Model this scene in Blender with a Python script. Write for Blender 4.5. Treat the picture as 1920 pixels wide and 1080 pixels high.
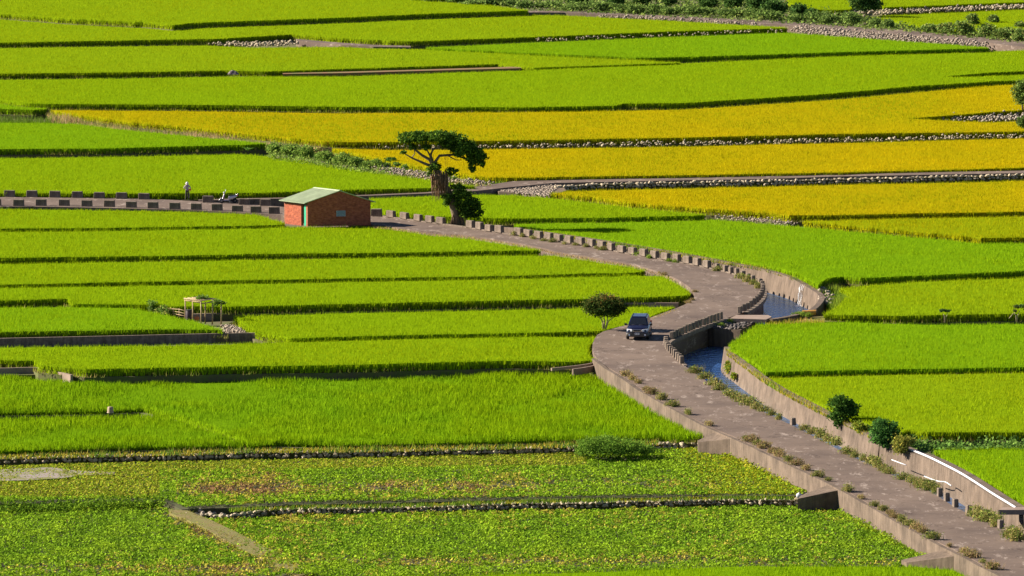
import bpy, bmesh, math, random
import numpy as np
from mathutils import Vector, Matrix
R = math.radians
random.seed(7)
rng = np.random.default_rng(11)
for o in list(bpy.data.objects):
    bpy.data.objects.remove(o)
scene = bpy.context.scene
COL = scene.collection

# ------------------------------------------------------------------ camera
F = 14000.0                     # focal length in photo pixels (1920 wide): a long telephoto from a hillside
SIG, YC, HC = 0.01, 621.0, 60.8  # valley floor rises 1 % away from the camera
PITCH = math.atan((540 + 831) / F)
cam_d = bpy.data.cameras.new('camera')
cam_d.sensor_width = 36.0
cam_d.lens = 36.0 * F / 1920.0
cam_d.clip_start = 1.0
cam_d.clip_end = 20000.0
cam = bpy.data.objects.new('camera', cam_d)
COL.objects.link(cam)
cam.location = (0, 0, HC)
cam.rotation_euler = (R(90) - PITCH, 0, 0)
scene.camera = cam

# ------------------------------------------------------------------ sky, sun, exposure
SUN_EL, SUN_AZ = R(28), R(-76)   # azimuth clockwise from +Y; the sun stands left of the view and a little beyond
world = bpy.data.worlds.new('World')
scene.world = world
world.use_nodes = True
wn = world.node_tree.nodes
wl = world.node_tree.links
sky = wn.new('ShaderNodeTexSky')
sky.sky_type = 'NISHITA'
sky.sun_disc = False
sky.sun_elevation = SUN_EL
sky.sun_rotation = SUN_AZ
sky.air_density = 0.5
sky.dust_density = 0.1
bg = wn['Background']
bg.inputs['Strength'].default_value = 0.05
wl.new(sky.outputs[0], bg.inputs['Color'])
sun_d = bpy.data.lights.new('sun', 'SUN')
sun_d.energy = 5.0
sun_d.angle = R(0.5)
sun_d.color = (1.0, 0.90, 0.76)
sun = bpy.data.objects.new('sun', sun_d)
COL.objects.link(sun)
SUNV = Vector((math.sin(SUN_AZ) * math.cos(SUN_EL), math.cos(SUN_AZ) * math.cos(SUN_EL), math.sin(SUN_EL)))
sun.rotation_euler = SUNV.to_track_quat('Z', 'Y').to_euler()
sun.location = (-60, 620, 120)
scene.render.engine = 'CYCLES'
vs = scene.view_settings
vs.view_transform = 'Standard'
vs.look = 'None'
vs.exposure = 1.5
vs.gamma = 1.0
vs.use_curve_mapping = False
scene.cycles.max_bounces = 5
scene.cycles.diffuse_bounces = 2
scene.cycles.transparent_max_bounces = 4

# ------------------------------------------------------------------ pixel -> place
CP, SP = math.cos(PITCH), math.sin(PITCH)
def ray(px, py):
    a = (px - 960.0) / F
    b = (540.0 - py) / F
    return np.array((a, CP + b * SP, -SP + b * CP))
def Zp(Y):
    return SIG * (Y - YC)
def U(px, py, off=0.0):          # on the sloping valley floor, off metres above it
    d = ray(px, py)
    t = (HC - off + SIG * YC) / (SIG * d[1] - d[2])
    return np.array((d[0] * t, d[1] * t, HC + d[2] * t))
def UZ(px, py, z):               # on a level at height z
    d = ray(px, py)
    t = (z - HC) / d[2]
    return np.array((d[0] * t, d[1] * t, z))
def PY(px, py, Y):               # at distance Y from the camera
    d = ray(px, py)
    t = Y / d[1]
    return np.array((d[0] * t, Y, HC + d[2] * t))
def project(P):
    P = np.asarray(P, float)
    x, y, z = P[:, 0], P[:, 1], P[:, 2] - HC
    dep = y * CP - z * SP
    return 960 + F * x / dep, 540 - F * (y * SP + z * CP) / dep

# ------------------------------------------------------------------ noise
def vnoise(x, y, seed=0):
    x = np.asarray(x, float); y = np.asarray(y, float)
    xi = np.floor(x); yi = np.floor(y)
    fx = x - xi; fy = y - yi
    fx = fx * fx * (3 - 2 * fx); fy = fy * fy * (3 - 2 * fy)
    def h(a, b):
        v = np.sin(a * 127.1 + b * 311.7 + seed * 74.7) * 43758.5453
        return v - np.floor(v)
    return (h(xi, yi) * (1 - fx) + h(xi + 1, yi) * fx) * (1 - fy) + (h(xi, yi + 1) * (1 - fx) + h(xi + 1, yi + 1) * fx) * fy
def fbm(x, y, seed=0):
    return (vnoise(x, y, seed) * 0.55 + vnoise(x * 2.1, y * 2.1, seed + 1) * 0.3 + vnoise(x * 4.3, y * 4.3, seed + 2) * 0.15)

# ------------------------------------------------------------------ materials
def new_mat(name):
    m = bpy.data.materials.new(name)
    m.use_nodes = True
    nt = m.node_tree
    b = nt.nodes['Principled BSDF']
    return m, nt, b
def plain(name, col, rough=0.7, metal=0.0, noise=0.0, scale=5.0, bump=0.0, spec=0.3, col2=None, obj=True, lo=0.35, hi=0.65):
    m, nt, b = new_mat(name)
    b.inputs['Roughness'].default_value = rough
    b.inputs['Metallic'].default_value = metal
    b.inputs['Specular IOR Level'].default_value = spec
    b.inputs['Base Color'].default_value = (*col, 1)
    if noise or col2 is not None or bump:
        tc = nt.nodes.new('ShaderNodeTexCoord')
        n = nt.nodes.new('ShaderNodeTexNoise')
        n.inputs['Scale'].default_value = scale
        n.inputs['Detail'].default_value = 6
        n.inputs['Roughness'].default_value = 0.65
        nt.links.new(tc.outputs['Object'], n.inputs['Vector'])
        if noise or col2 is not None:
            cr = nt.nodes.new('ShaderNodeValToRGB')
            c2 = col2 if col2 is not None else tuple(c * (1 - noise) for c in col)
            cr.color_ramp.elements[0].position = lo
            cr.color_ramp.elements[1].position = hi
            cr.color_ramp.elements[0].color = (*c2, 1)
            cr.color_ramp.elements[1].color = (*col, 1)
            nt.links.new(n.outputs['Fac'], cr.inputs['Fac'])
            nt.links.new(cr.outputs['Color'], b.inputs['Base Color'])
        if bump:
            bp = nt.nodes.new('ShaderNodeBump')
            bp.inputs['Strength'].default_value = bump
            bp.inputs['Distance'].default_value = 0.05
            nt.links.new(n.outputs['Fac'], bp.inputs['Height'])
            nt.links.new(bp.outputs['Normal'], b.inputs['Normal'])
    return m
def leaf_mat(name, trans=0.35, gloss=0.0):
    m = bpy.data.materials.new(name)
    m.use_nodes = True
    nt = m.node_tree
    nt.nodes.remove(nt.nodes['Principled BSDF'])
    out = nt.nodes['Material Output']
    at = nt.nodes.new('ShaderNodeAttribute'); at.attribute_name = 'col'
    df = nt.nodes.new('ShaderNodeBsdfDiffuse')
    tr = nt.nodes.new('ShaderNodeBsdfTranslucent')
    mx = nt.nodes.new('ShaderNodeMixShader')
    mx.inputs[0].default_value = trans
    nt.links.new(at.outputs['Color'], df.inputs['Color'])
    nt.links.new(at.outputs['Color'], tr.inputs['Color'])
    nt.links.new(df.outputs[0], mx.inputs[1]); nt.links.new(tr.outputs[0], mx.inputs[2])
    last = mx
    if gloss:
        gl = nt.nodes.new('ShaderNodeBsdfGlossy'); gl.inputs['Roughness'].default_value = 0.4
        gl.inputs['Color'].default_value = (0.9, 0.95, 1, 1)
        m2 = nt.nodes.new('ShaderNodeMixShader'); m2.inputs[0].default_value = gloss
        nt.links.new(mx.outputs[0], m2.inputs[1]); nt.links.new(gl.outputs[0], m2.inputs[2])
        last = m2
    nt.links.new(last.outputs[0], out.inputs['Surface'])
    return m
M = {}
M['rice'] = leaf_mat('rice_blades', 0.32)
M['leaf'] = leaf_mat('broad_leaves', 0.28)
M['grass'] = leaf_mat('grass_blades', 0.35)
M['bank'] = plain('bank_soil_and_grass', (0.085, 0.105, 0.022), 0.95, scale=1.3, col2=(0.10, 0.075, 0.045), bump=0.6)
M['beansoil'] = plain('bean_field_soil', (0.05, 0.065, 0.015), 0.95, scale=1.2, col2=(0.055, 0.045, 0.025), bump=0.5)
M['soil'] = plain('valley_soil', (0.075, 0.10, 0.02), 0.95, scale=0.7, col2=(0.09, 0.07, 0.045), bump=0.5)
M['dirt'] = plain('dry_dirt', (0.165, 0.12, 0.045), 0.95, scale=1.6, col2=(0.13, 0.14, 0.025), bump=0.4)
M['mud'] = plain('pale_mud', (0.24, 0.20, 0.18), 0.8, scale=0.6, col2=(0.16, 0.16, 0.04), bump=0.3, lo=0.42, hi=0.56)
M['bark'] = plain('bark', (0.21, 0.155, 0.10), 0.9, scale=6, noise=0.55, bump=0.6)
M['palebark'] = plain('pale_bark', (0.42, 0.34, 0.20), 0.9, scale=6, noise=0.4, bump=0.5)
M['root'] = plain('hanging_roots', (0.26, 0.155, 0.085), 0.95, scale=8, noise=0.5)
M['bamboo'] = plain('weathered_bamboo', (0.46, 0.33, 0.17), 0.7, scale=5, noise=0.35)
M['thatch'] = plain('dry_cane', (0.50, 0.38, 0.22), 0.85, scale=9, noise=0.35)
M['black'] = plain('black_rubber', (0.018, 0.018, 0.02), 0.7)
M['pvc'] = plain('white_pipe', (0.66, 0.66, 0.69), 0.4, scale=3, noise=0.12)
M['orange_pipe'] = plain('orange_clay_pipe', (0.62, 0.30, 0.06), 0.6, scale=5, noise=0.3)
M['stone'] = plain('field_stone', (0.42, 0.35, 0.24), 0.9, scale=3.0, noise=0.45, bump=0.5)
M['stone2'] = plain('grey_stone', (0.38, 0.32, 0.25), 0.9, scale=3.0, noise=0.5, bump=0.5)
M['wallstone'] = plain('sunlit_wall_stone', (0.52, 0.43, 0.29), 0.9, scale=3.0, noise=0.4, bump=0.5)  # both wall stone colours lightened to look more sunlit
M['wallstone2'] = plain('brown_wall_stone', (0.44, 0.36, 0.25), 0.9, scale=3.0, noise=0.45, bump=0.5)
M['darkstone'] = plain('dark_weir_stone', (0.13, 0.11, 0.10), 0.6, scale=3.0, noise=0.5, bump=0.5)  # darker stone kept for the weir apron
M['paleston'] = plain('pale_rubble', (0.36, 0.29, 0.225), 0.9, scale=3.0, noise=0.4, bump=0.4)

def concrete(name, base, streak=True, dark=0.55, sc=0.8):
    m, nt, b = new_mat(name)
    b.inputs['Roughness'].default_value = 0.9
    b.inputs['Specular IOR Level'].default_value = 0.2
    tc = nt.nodes.new('ShaderNodeTexCoord')
    n1 = nt.nodes.new('ShaderNodeTexNoise'); n1.inputs['Scale'].default_value = sc; n1.inputs['Detail'].default_value = 8; n1.inputs['Roughness'].default_value = 0.7
    nt.links.new(tc.outputs['Object'], n1.inputs['Vector'])
    cr = nt.nodes.new('ShaderNodeValToRGB')
    cr.color_ramp.elements[0].position = 0.3; cr.color_ramp.elements[0].color = (*[c * dark for c in base], 1)
    cr.color_ramp.elements[1].position = 0.62; cr.color_ramp.elements[1].color = (*base, 1)
    nt.links.new(n1.outputs['Fac'], cr.inputs['Fac'])
    last = cr.outputs['Color']
    if streak:                                   # stains run down the face
        mp = nt.nodes.new('ShaderNodeMapping'); mp.inputs['Scale'].default_value = (2.6, 2.6, 0.22)
        nt.links.new(tc.outputs['Object'], mp.inputs['Vector'])
        n2 = nt.nodes.new('ShaderNodeTexNoise'); n2.inputs['Scale'].default_value = 2.2; n2.inputs['Detail'].default_value = 5
        nt.links.new(mp.outputs[0], n2.inputs['Vector'])
        c2 = nt.nodes.new('ShaderNodeValToRGB')
        c2.color_ramp.elements[0].position = 0.34; c2.color_ramp.elements[0].color = (0.66, 0.62, 0.56, 1)
        c2.color_ramp.elements[1].position = 0.62; c2.color_ramp.elements[1].color = (1.12, 1.08, 1.02, 1)
        nt.links.new(n2.outputs['Fac'], c2.inputs['Fac'])
        mx = nt.nodes.new('ShaderNodeMix'); mx.data_type = 'RGBA'; mx.blend_type = 'MULTIPLY'; mx.inputs[0].default_value = 0.75
        nt.links.new(last, mx.inputs['A']); nt.links.new(c2.outputs['Color'], mx.inputs['B'])
        last = mx.outputs['Result']
    nt.links.new(last, b.inputs['Base Color'])
    bp = nt.nodes.new('ShaderNodeBump'); bp.inputs['Strength'].default_value = 0.35; bp.inputs['Distance'].default_value = 0.04
    n3 = nt.nodes.new('ShaderNodeTexNoise'); n3.inputs['Scale'].default_value = 14; n3.inputs['Detail'].default_value = 4
    nt.links.new(tc.outputs['Object'], n3.inputs['Vector'])
    nt.links.new(n3.outputs['Fac'], bp.inputs['Height']); nt.links.new(bp.outputs['Normal'], b.inputs['Normal'])
    return m
M['wall'] = concrete('stained_concrete', (0.160, 0.122, 0.095), True, 0.42, 0.55)
M['block'] = concrete('weathered_guard_block', (0.20, 0.16, 0.13), True, 0.5, 3.0)
M['slab'] = concrete('slab_concrete', (0.27, 0.20, 0.16), False, 0.7)

def road_mat():
    m, nt, b = new_mat('worn_concrete_road')
    b.inputs['Roughness'].default_value = 0.92
    b.inputs['Specular IOR Level'].default_value = 0.15
    tc = nt.nodes.new('ShaderNodeTexCoord')
    def noise(scale, detail, vec=None, rough=0.65):
        n = nt.nodes.new('ShaderNodeTexNoise'); n.inputs['Scale'].default_value = scale; n.inputs['Detail'].default_value = detail
        n.inputs['Roughness'].default_value = rough
        nt.links.new(vec if vec is not None else tc.outputs['Object'], n.inputs['Vector'])
        return n.outputs['Fac']
    def ramp(fac, p0, c0, p1, c1):
        r = nt.nodes.new('ShaderNodeValToRGB')
        r.color_ramp.elements[0].position = p0; r.color_ramp.elements[0].color = (*c0, 1)
        r.color_ramp.elements[1].position = p1; r.color_ramp.elements[1].color = (*c1, 1)
        nt.links.new(fac, r.inputs['Fac']); return r.outputs['Color']
    def mix(fac, A, B, mode='MIX'):
        x = nt.nodes.new('ShaderNodeMix'); x.data_type = 'RGBA'; x.blend_type = mode
        if isinstance(fac, float): x.inputs[0].default_value = fac
        else: nt.links.new(fac, x.inputs[0])
        for s, v in (('A', A), ('B', B)):
            if isinstance(v, tuple): x.inputs[s].default_value = (*v, 1)
            else: nt.links.new(v, x.inputs[s])
        return x.outputs['Result']
    c = ramp(noise(0.16, 5), 0.32, (0.098, 0.072, 0.060), 0.66, (0.166, 0.123, 0.098))
    c = mix(0.22, c, ramp(noise(2.2, 6), 0.3, (0.55, 0.5, 0.46), 0.7, (1.2, 1.18, 1.15)), 'MULTIPLY')
    mp = nt.nodes.new('ShaderNodeMapping'); mp.inputs['Scale'].default_value = (0.8, 0.28, 1.0); mp.inputs['Rotation'].default_value = (0, 0, R(18))
    nt.links.new(tc.outputs['Object'], mp.inputs['Vector'])
    sc = ramp(noise(1.5, 4, mp.outputs[0], 0.8), 0.555, (0, 0, 0), 0.66, (1, 1, 1))   # pale scuffs and worn patches
    c = mix(mix(1.0, sc, (0.85, 0.85, 0.85), 'MULTIPLY'), c, (0.28, 0.225, 0.19))
    ws = nt.nodes.new('ShaderNodeTexVoronoi'); ws.feature = 'DISTANCE_TO_EDGE'; ws.inputs['Scale'].default_value = 0.17
    dn = nt.nodes.new('ShaderNodeTexNoise'); dn.inputs['Scale'].default_value = 0.7; dn.inputs['Detail'].default_value = 4
    nt.links.new(tc.outputs['Object'], dn.inputs['Vector'])
    mv = nt.nodes.new('ShaderNodeMix'); mv.data_type = 'RGBA'; mv.inputs[0].default_value = 0.75
    ad = nt.nodes.new('ShaderNodeVectorMath'); ad.operation = 'ADD'
    sc2 = nt.nodes.new('ShaderNodeVectorMath'); sc2.operation = 'SCALE'; sc2.inputs['Scale'].default_value = 3.0
    nt.links.new(dn.outputs['Color'], sc2.inputs[0]); nt.links.new(tc.outputs['Object'], ad.inputs[0]); nt.links.new(sc2.outputs[0], ad.inputs[1])
    nt.links.new(ad.outputs[0], ws.inputs['Vector'])
    crk = ramp(ws.outputs['Distance'], 0.002, (0.45, 0.42, 0.4), 0.008, (1, 1, 1))
    c = mix(1.0, c, crk, 'MULTIPLY')
    nt.links.new(c, b.inputs['Base Color'])
    bp = nt.nodes.new('ShaderNodeBump'); bp.inputs['Strength'].default_value = 0.3; bp.inputs['Distance'].default_value = 0.03
    nt.links.new(noise(9, 5), bp.inputs['Height']); nt.links.new(bp.outputs['Normal'], b.inputs['Normal'])
    return m
M['road'] = road_mat()

def water_mat():
    m = bpy.data.materials.new('stream_water'); m.use_nodes = True; nt = m.node_tree
    nt.nodes.remove(nt.nodes['Principled BSDF'])
    tc = nt.nodes.new('ShaderNodeTexCoord')
    n = nt.nodes.new('ShaderNodeTexNoise'); n.inputs['Scale'].default_value = 1.3; n.inputs['Detail'].default_value = 4; n.inputs['Roughness'].default_value = 0.6
    nt.links.new(tc.outputs['Object'], n.inputs['Vector'])
    bp = nt.nodes.new('ShaderNodeBump'); bp.inputs['Strength'].default_value = 1.0; bp.inputs['Distance'].default_value = 0.30
    nt.links.new(n.outputs['Fac'], bp.inputs['Height'])
    df = nt.nodes.new('ShaderNodeBsdfDiffuse'); df.inputs['Color'].default_value = (0.035, 0.09, 0.25, 1)  # blue base and blue-tinted gloss stand in for reflected sky
    gl = nt.nodes.new('ShaderNodeBsdfGlossy'); gl.inputs['Roughness'].default_value = 0.14; gl.inputs['Color'].default_value = (0.62, 0.80, 1, 1)
    nt.links.new(bp.outputs['Normal'], df.inputs['Normal']); nt.links.new(bp.outputs['Normal'], gl.inputs['Normal'])
    mx = nt.nodes.new('ShaderNodeMixShader'); mx.inputs[0].default_value = 0.6
    nt.links.new(df.outputs[0], mx.inputs[1]); nt.links.new(gl.outputs[0], mx.inputs[2])
    nt.links.new(mx.outputs[0], nt.nodes['Material Output'].inputs['Surface'])
    return m
M['water'] = water_mat()

# ------------------------------------------------------------------ object helpers
def tag(o, label=None, cat=None, group=None, kind=None):
    if label: o['label'] = label
    if cat: o['category'] = cat
    if group: o['group'] = group
    if kind: o['kind'] = kind
    return o
def link(name, mesh, parent=None, mats=None):
    o = bpy.data.objects.new(name, mesh)
    COL.objects.link(o)
    if parent is not None: o.parent = parent
    if mats:
        for mm in (mats if isinstance(mats, (list, tuple)) else [mats]):
            mesh.materials.append(mm)
    return o
def empty(name, loc=(0, 0, 0), rz=0.0):
    o = bpy.data.objects.new(name, None)
    COL.objects.link(o)
    o.location = loc; o.rotation_euler = (0, 0, rz)
    o.empty_display_size = 0.2
    return o
def fast_mesh(name, V, faces, k, cols=None):
    V = np.asarray(V, np.float32); faces = np.asarray(faces, np.int32)
    me = bpy.data.meshes.new(name)
    me.vertices.add(len(V)); me.vertices.foreach_set('co', V.ravel())
    me.loops.add(faces.size); me.loops.foreach_set('vertex_index', faces.ravel())
    me.polygons.add(len(faces)); me.polygons.foreach_set('loop_start', np.arange(0, faces.size, k, dtype=np.int32))
    me.update(calc_edges=True)
    if cols is not None:
        a = me.attributes.new('col', 'FLOAT_COLOR', 'POINT')
        c = np.ones((len(V), 4), np.float32); c[:, :3] = cols
        a.data.foreach_set('color', c.ravel())
    return me
def poly_mesh(name, V, faces, cols=None):
    me = bpy.data.meshes.new(name)
    me.from_pydata([tuple(map(float, v)) for v in V], [], [tuple(f) for f in faces])
    me.update()
    if cols is not None:
        a = me.attributes.new('col', 'FLOAT_COLOR', 'POINT')
        c = np.ones((len(V), 4), np.float32); c[:, :3] = cols
        a.data.foreach_set('color', c.ravel())
    return me
def prism(name, top, depth, parent=None, mats=None, cols=None):
    """solid under an outline: top ring of 3-D points, going down by depth (number or list)"""
    n = len(top)
    top = [np.array(p, float) for p in top]
    dl = depth if isinstance(depth, (list, tuple, np.ndarray)) else [depth] * n
    bot = [p - np.array((0, 0, d)) for p, d in zip(top, dl)]
    A = sum(top[i][0] * top[(i + 1) % n][1] - top[(i + 1) % n][0] * top[i][1] for i in range(n))
    idx = list(range(n)) if A > 0 else list(range(n))[::-1]
    f = [idx, [i + n for i in idx[::-1]]]
    for a in range(n):
        i, j = idx[a], idx[(a + 1) % n]
        f.append((i, i + n, j + n, j))
    return link(name, poly_mesh(name, top + bot, f, cols), parent, mats)
class MB:
    """collects boxes, tubes, quads; build() links them as ONE mesh object"""
    def __init__(s): s.v = []; s.f = []; s.m = []; s.sm = []
    def add(s, V, Fs, mi=0, smooth=False):
        n = len(s.v); s.v += [tuple(map(float, p)) for p in V]
        for f in Fs:
            s.f.append(tuple(i + n for i in f)); s.m.append(mi); s.sm.append(smooth)
        return s
    def box(s, c, d, mi=0, rot=None, taper=1.0):
        V = []
        for sz in (-1, 1):
            t = taper if sz > 0 else 1.0
            for sx, sy in ((-1, -1), (1, -1), (1, 1), (-1, 1)):
                p = Vector((sx * d[0] / 2 * t, sy * d[1] / 2 * t, sz * d[2] / 2))
                if rot is not None: p = rot @ p
                V.append((p.x + c[0], p.y + c[1], p.z + c[2]))
        return s.add(V, [(3, 2, 1, 0), (4, 5, 6, 7), (0, 1, 5, 4), (1, 2, 6, 5), (2, 3, 7, 6), (3, 0, 4, 7)], mi)
    def hexa(s, V, mi=0):     # 4 bottom + 4 top points
        return s.add(V, [(3, 2, 1, 0), (4, 5, 6, 7), (0, 1, 5, 4), (1, 2, 6, 5), (2, 3, 7, 6), (3, 0, 4, 7)], mi)
    def tube(s, pts, radii, seg=8, mi=0, cap=True):
        pts = [Vector(p) for p in pts]; n = len(pts)
        if not isinstance(radii, (list, tuple)): radii = [radii] * n
        V = []; up = Vector((0.13, 0.21, 0.97))
        for i, p in enumerate(pts):
            t = (pts[min(i + 1, n - 1)] - pts[max(i - 1, 0)]).normalized()
            u = t.cross(up)
            if u.length < 0.1: u = t.cross(Vector((1, 0.1, 0)))
            u.normalize(); w = t.cross(u)
            for k in range(seg):
                a = 2 * math.pi * k / seg
                V.append(p + (u * math.cos(a) + w * math.sin(a)) * radii[i])
        Fs = []
        for i in range(n - 1):
            for k in range(seg):
                a = i * seg + k; b = i * seg + (k + 1) % seg
                Fs.append((a, a + seg, b + seg, b))
        s.add(V, Fs, mi, True)
        if cap:
            m = len(s.v) - len(V)
            s.f.append(tuple(m + k for k in range(seg))); s.m.append(mi); s.sm.append(False)
            s.f.append(tuple(m + (n - 1) * seg + k for k in range(seg))[::-1]); s.m.append(mi); s.sm.append(False)
        return s
    def lathe(s, prof, c=(0, 0, 0), axis='Z', seg=20, mi=0):
        V = []
        for r, h in prof:
            for k in range(seg):
                a = 2 * math.pi * k / seg
                p = (r * math.cos(a), r * math.sin(a), h)
                if axis == 'X': p = (h, r * math.cos(a), r * math.sin(a))
                V.append((p[0] + c[0], p[1] + c[1], p[2] + c[2]))
        Fs = []
        for i in range(len(prof) - 1):
            for k in range(seg):
                a = i * seg + k; b = i * seg + (k + 1) % seg
                Fs.append((a, b, b + seg, a + seg))
        return s.add(V, Fs, mi, True)
    def build(s, name, mats=None, parent=None, bevel=0.0):
        me = bpy.data.meshes.new(name)
        me.from_pydata(s.v, [], s.f)
        for p, mi, sm in zip(me.polygons, s.m, s.sm):
            p.material_index = mi; p.use_smooth = sm
        me.update()
        o = link(name, me, parent, mats)
        if bevel:
            b = o.modifiers.new('bevel', 'BEVEL'); b.width = bevel; b.segments = 2; b.limit_method = 'ANGLE'
        return o

# ------------------------------------------------------------------ outlines
def extend(px, d=170):
    """outline points lying on the picture's border go on beyond it"""
    n = len(px); out = []
    for i, q in enumerate(px):
        x, y = q[:2]
        if x == 0 or x == 1920:
            for nb in (px[i - 1], px[(i + 1) % n]):
                if nb[0] != x:
                    k = (y - nb[1]) / (x - nb[0]) if len(nb) == 2 else 0.0; k = max(-0.12, min(0.12, k))
                    s = -1 if x == 0 else 1
                    out.append((x + s * d, y + s * d * k)); break
        else: out.append(q)
    return out
def subdivide(P, step=1.5, jit=0.0, seed=0, closed=True):
    out = []; n = len(P)
    for i in range(n if closed else n - 1):
        a = P[i]; b = P[(i + 1) % n]; L = np.linalg.norm((b - a)[:2]); k = max(1, int(L / step))
        for j in range(k): out.append(a + (b - a) * j / k)
    if not closed: out.append(P[-1])
    if jit:
        for p in out:
            p[0] += jit * (vnoise(p[0] * 0.9, p[1] * 0.9, seed) - 0.5) * 2
            p[1] += 2.2 * jit * (vnoise(p[0] * 0.9, p[1] * 0.9, seed + 5) - 0.5) * 2
    return out
def area2(P):
    n = len(P); return sum(P[i][0] * P[(i + 1) % n][1] - P[(i + 1) % n][0] * P[i][1] for i in range(n)) / 2
def offset_poly(P, m):
    n = len(P); s = 1 if area2(P) > 0 else -1; out = []
    for i in range(n):
        a, b, c = P[i - 1][:2], P[i][:2], P[(i + 1) % n][:2]
        d1 = (b - a) / (np.linalg.norm(b - a) + 1e-9); d2 = (c - b) / (np.linalg.norm(c - b) + 1e-9)
        n1 = np.array((d1[1], -d1[0])) * s; n2 = np.array((d2[1], -d2[0])) * s
        nn = n1 + n2; L = np.linalg.norm(nn)
        nn = nn / L if L > 0.2 else n1
        k = m / max(0.6, float(nn @ n1))
        out.append(np.array((b[0] + nn[0] * k, b[1] + nn[1] * k, P[i][2])))
    return out
def inside(P, X, Y):
    r = np.zeros(len(X), bool); n = len(P)
    for i in range(n):
        x1, y1 = P[i][0], P[i][1]; x2, y2 = P[(i + 1) % n][0], P[(i + 1) % n][1]
        if y1 == y2: continue
        c = ((y1 > Y) != (y2 > Y)) & (X < (x2 - x1) * (Y - y1) / (y2 - y1) + x1)
        r ^= c
    return r
def scatter(P, dens, seed=0, frame=True):
    """random points in an outline, dens per square metre, thinned with distance, only near the view"""
    g = np.random.default_rng(seed)
    A = np.array([p[:2] for p in P]); lo = A.min(0); hi = A.max(0)
    N = int((hi - lo).prod() * dens)
    X = g.uniform(lo[0], hi[0], N); Y = g.uniform(lo[1], hi[1], N)
    keep = g.random(N) < np.clip((520.0 / Y) ** 1.5, 0.25, 1.35) / 1.35
    if frame:
        keep &= np.abs(X / Y * F) < 960 * 1.13
    X, Y = X[keep], Y[keep]
    k = inside(P, X, Y)
    return X[k], Y[k]

# ------------------------------------------------------------------ plants
def blades(P, hgt, wid, lean, col, seed=0, tipcol=None, face=None):
    """one triangle a blade; P base points"""
    g = np.random.default_rng(seed); n = len(P)
    az = g.uniform(0, 2 * np.pi, n); fa = az + np.pi / 2 + g.normal(0, 0.5, n)
    if face is not None: fa = face
    d = np.stack((np.cos(az), np.sin(az)), 1); w = np.stack((np.cos(fa), np.sin(fa)), 1)
    V = np.zeros((n, 3, 3))
    V[:, 0] = P; V[:, 1] = P; V[:, 2] = P
    V[:, 0, :2] -= w * wid[:, None]; V[:, 1, :2] += w * wid[:, None]
    V[:, 2, :2] += d * lean[:, None]; V[:, 2, 2] += hgt
    c = np.repeat(col[:, None, :], 3, 1)
    if tipcol is not None: c[:, 2] = tipcol
    return V.reshape(-1, 3), c.reshape(-1, 3)
def tri_obj(name, V, C, mat, parent=None):
    me = fast_mesh(name, V, np.arange(len(V)).reshape(-1, 3), 3, C)
    return link(name, me, parent, mat)
def leaf_quads(P, size, col, up=0.4, seed=0, aspect=0.6):
    g = np.random.default_rng(seed); n = len(P)
    nrm = g.normal(0, 1, (n, 3)); nrm /= np.linalg.norm(nrm, axis=1)[:, None]
    nrm[:, 2] = np.abs(nrm[:, 2]) + up; nrm /= np.linalg.norm(nrm, axis=1)[:, None]
    t = g.normal(0, 1, (n, 3)); u = np.cross(nrm, t); u /= np.linalg.norm(u, axis=1)[:, None] + 1e-9
    v = np.cross(nrm, u)
    s = size[:, None]
    V = np.stack((P - u * s, P - v * s * aspect, P + u * s, P + v * s * aspect), 1)
    return V.reshape(-1, 3), np.repeat(col, 4, 0)
def quad_obj(name, V, C, mat, parent=None):
    return link(name, fast_mesh(name, V, np.arange(len(V)).reshape(-1, 4), 4, C), parent, mat)
def pick(cols, n, g, var=0.15):
    c = np.array(cols)[g.integers(0, len(cols), n)]
    return c * (1 + g.normal(0, var, (n, 1))).clip(0.5, 1.6)
def crown_points(clumps, n, g, sub=14, tight=0.34):
    """leaf positions in ellipsoid clumps, bunched so that the outline is uneven and gaps stay"""
    vol = np.array([c[3] * c[4] * c[5] for c in clumps]) ** 0.75; vol /= vol.sum()
    out = []
    for c, f in zip(clumps, vol):
        k = max(6, int(n * f)); ns = max(4, int(sub * (1 + 8 * f)))
        d = g.normal(0, 1, (ns, 3)); d /= np.linalg.norm(d, axis=1)[:, None]
        d *= g.uniform(0.35, 1.0, (ns, 1)) ** 0.5
        e = g.normal(0, tight, (k, 3)); q = d[g.integers(0, ns, k)] * 0.85 + e * 0.75
        out.append(np.array(c[:3]) + q * np.array(c[3:6]))
    return np.concatenate(out)

# ================================================================== SETTING
# ground sheet to the horizon
me = poly_mesh('ground', [(-9000, -400, Zp(-400) - 2.7), (9000, -400, Zp(-400) - 2.7), (9000, 1500, Zp(1500) - 2.7), (-9000, 1500, Zp(1500) - 2.7),
                          (9000, 9000, Zp(1500) + 20), (-9000, 9000, Zp(1500) + 20)], [(0, 1, 2, 3), (3, 2, 4, 5)])
tag(link('ground', me, None, M['soil']), kind='structure')

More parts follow.
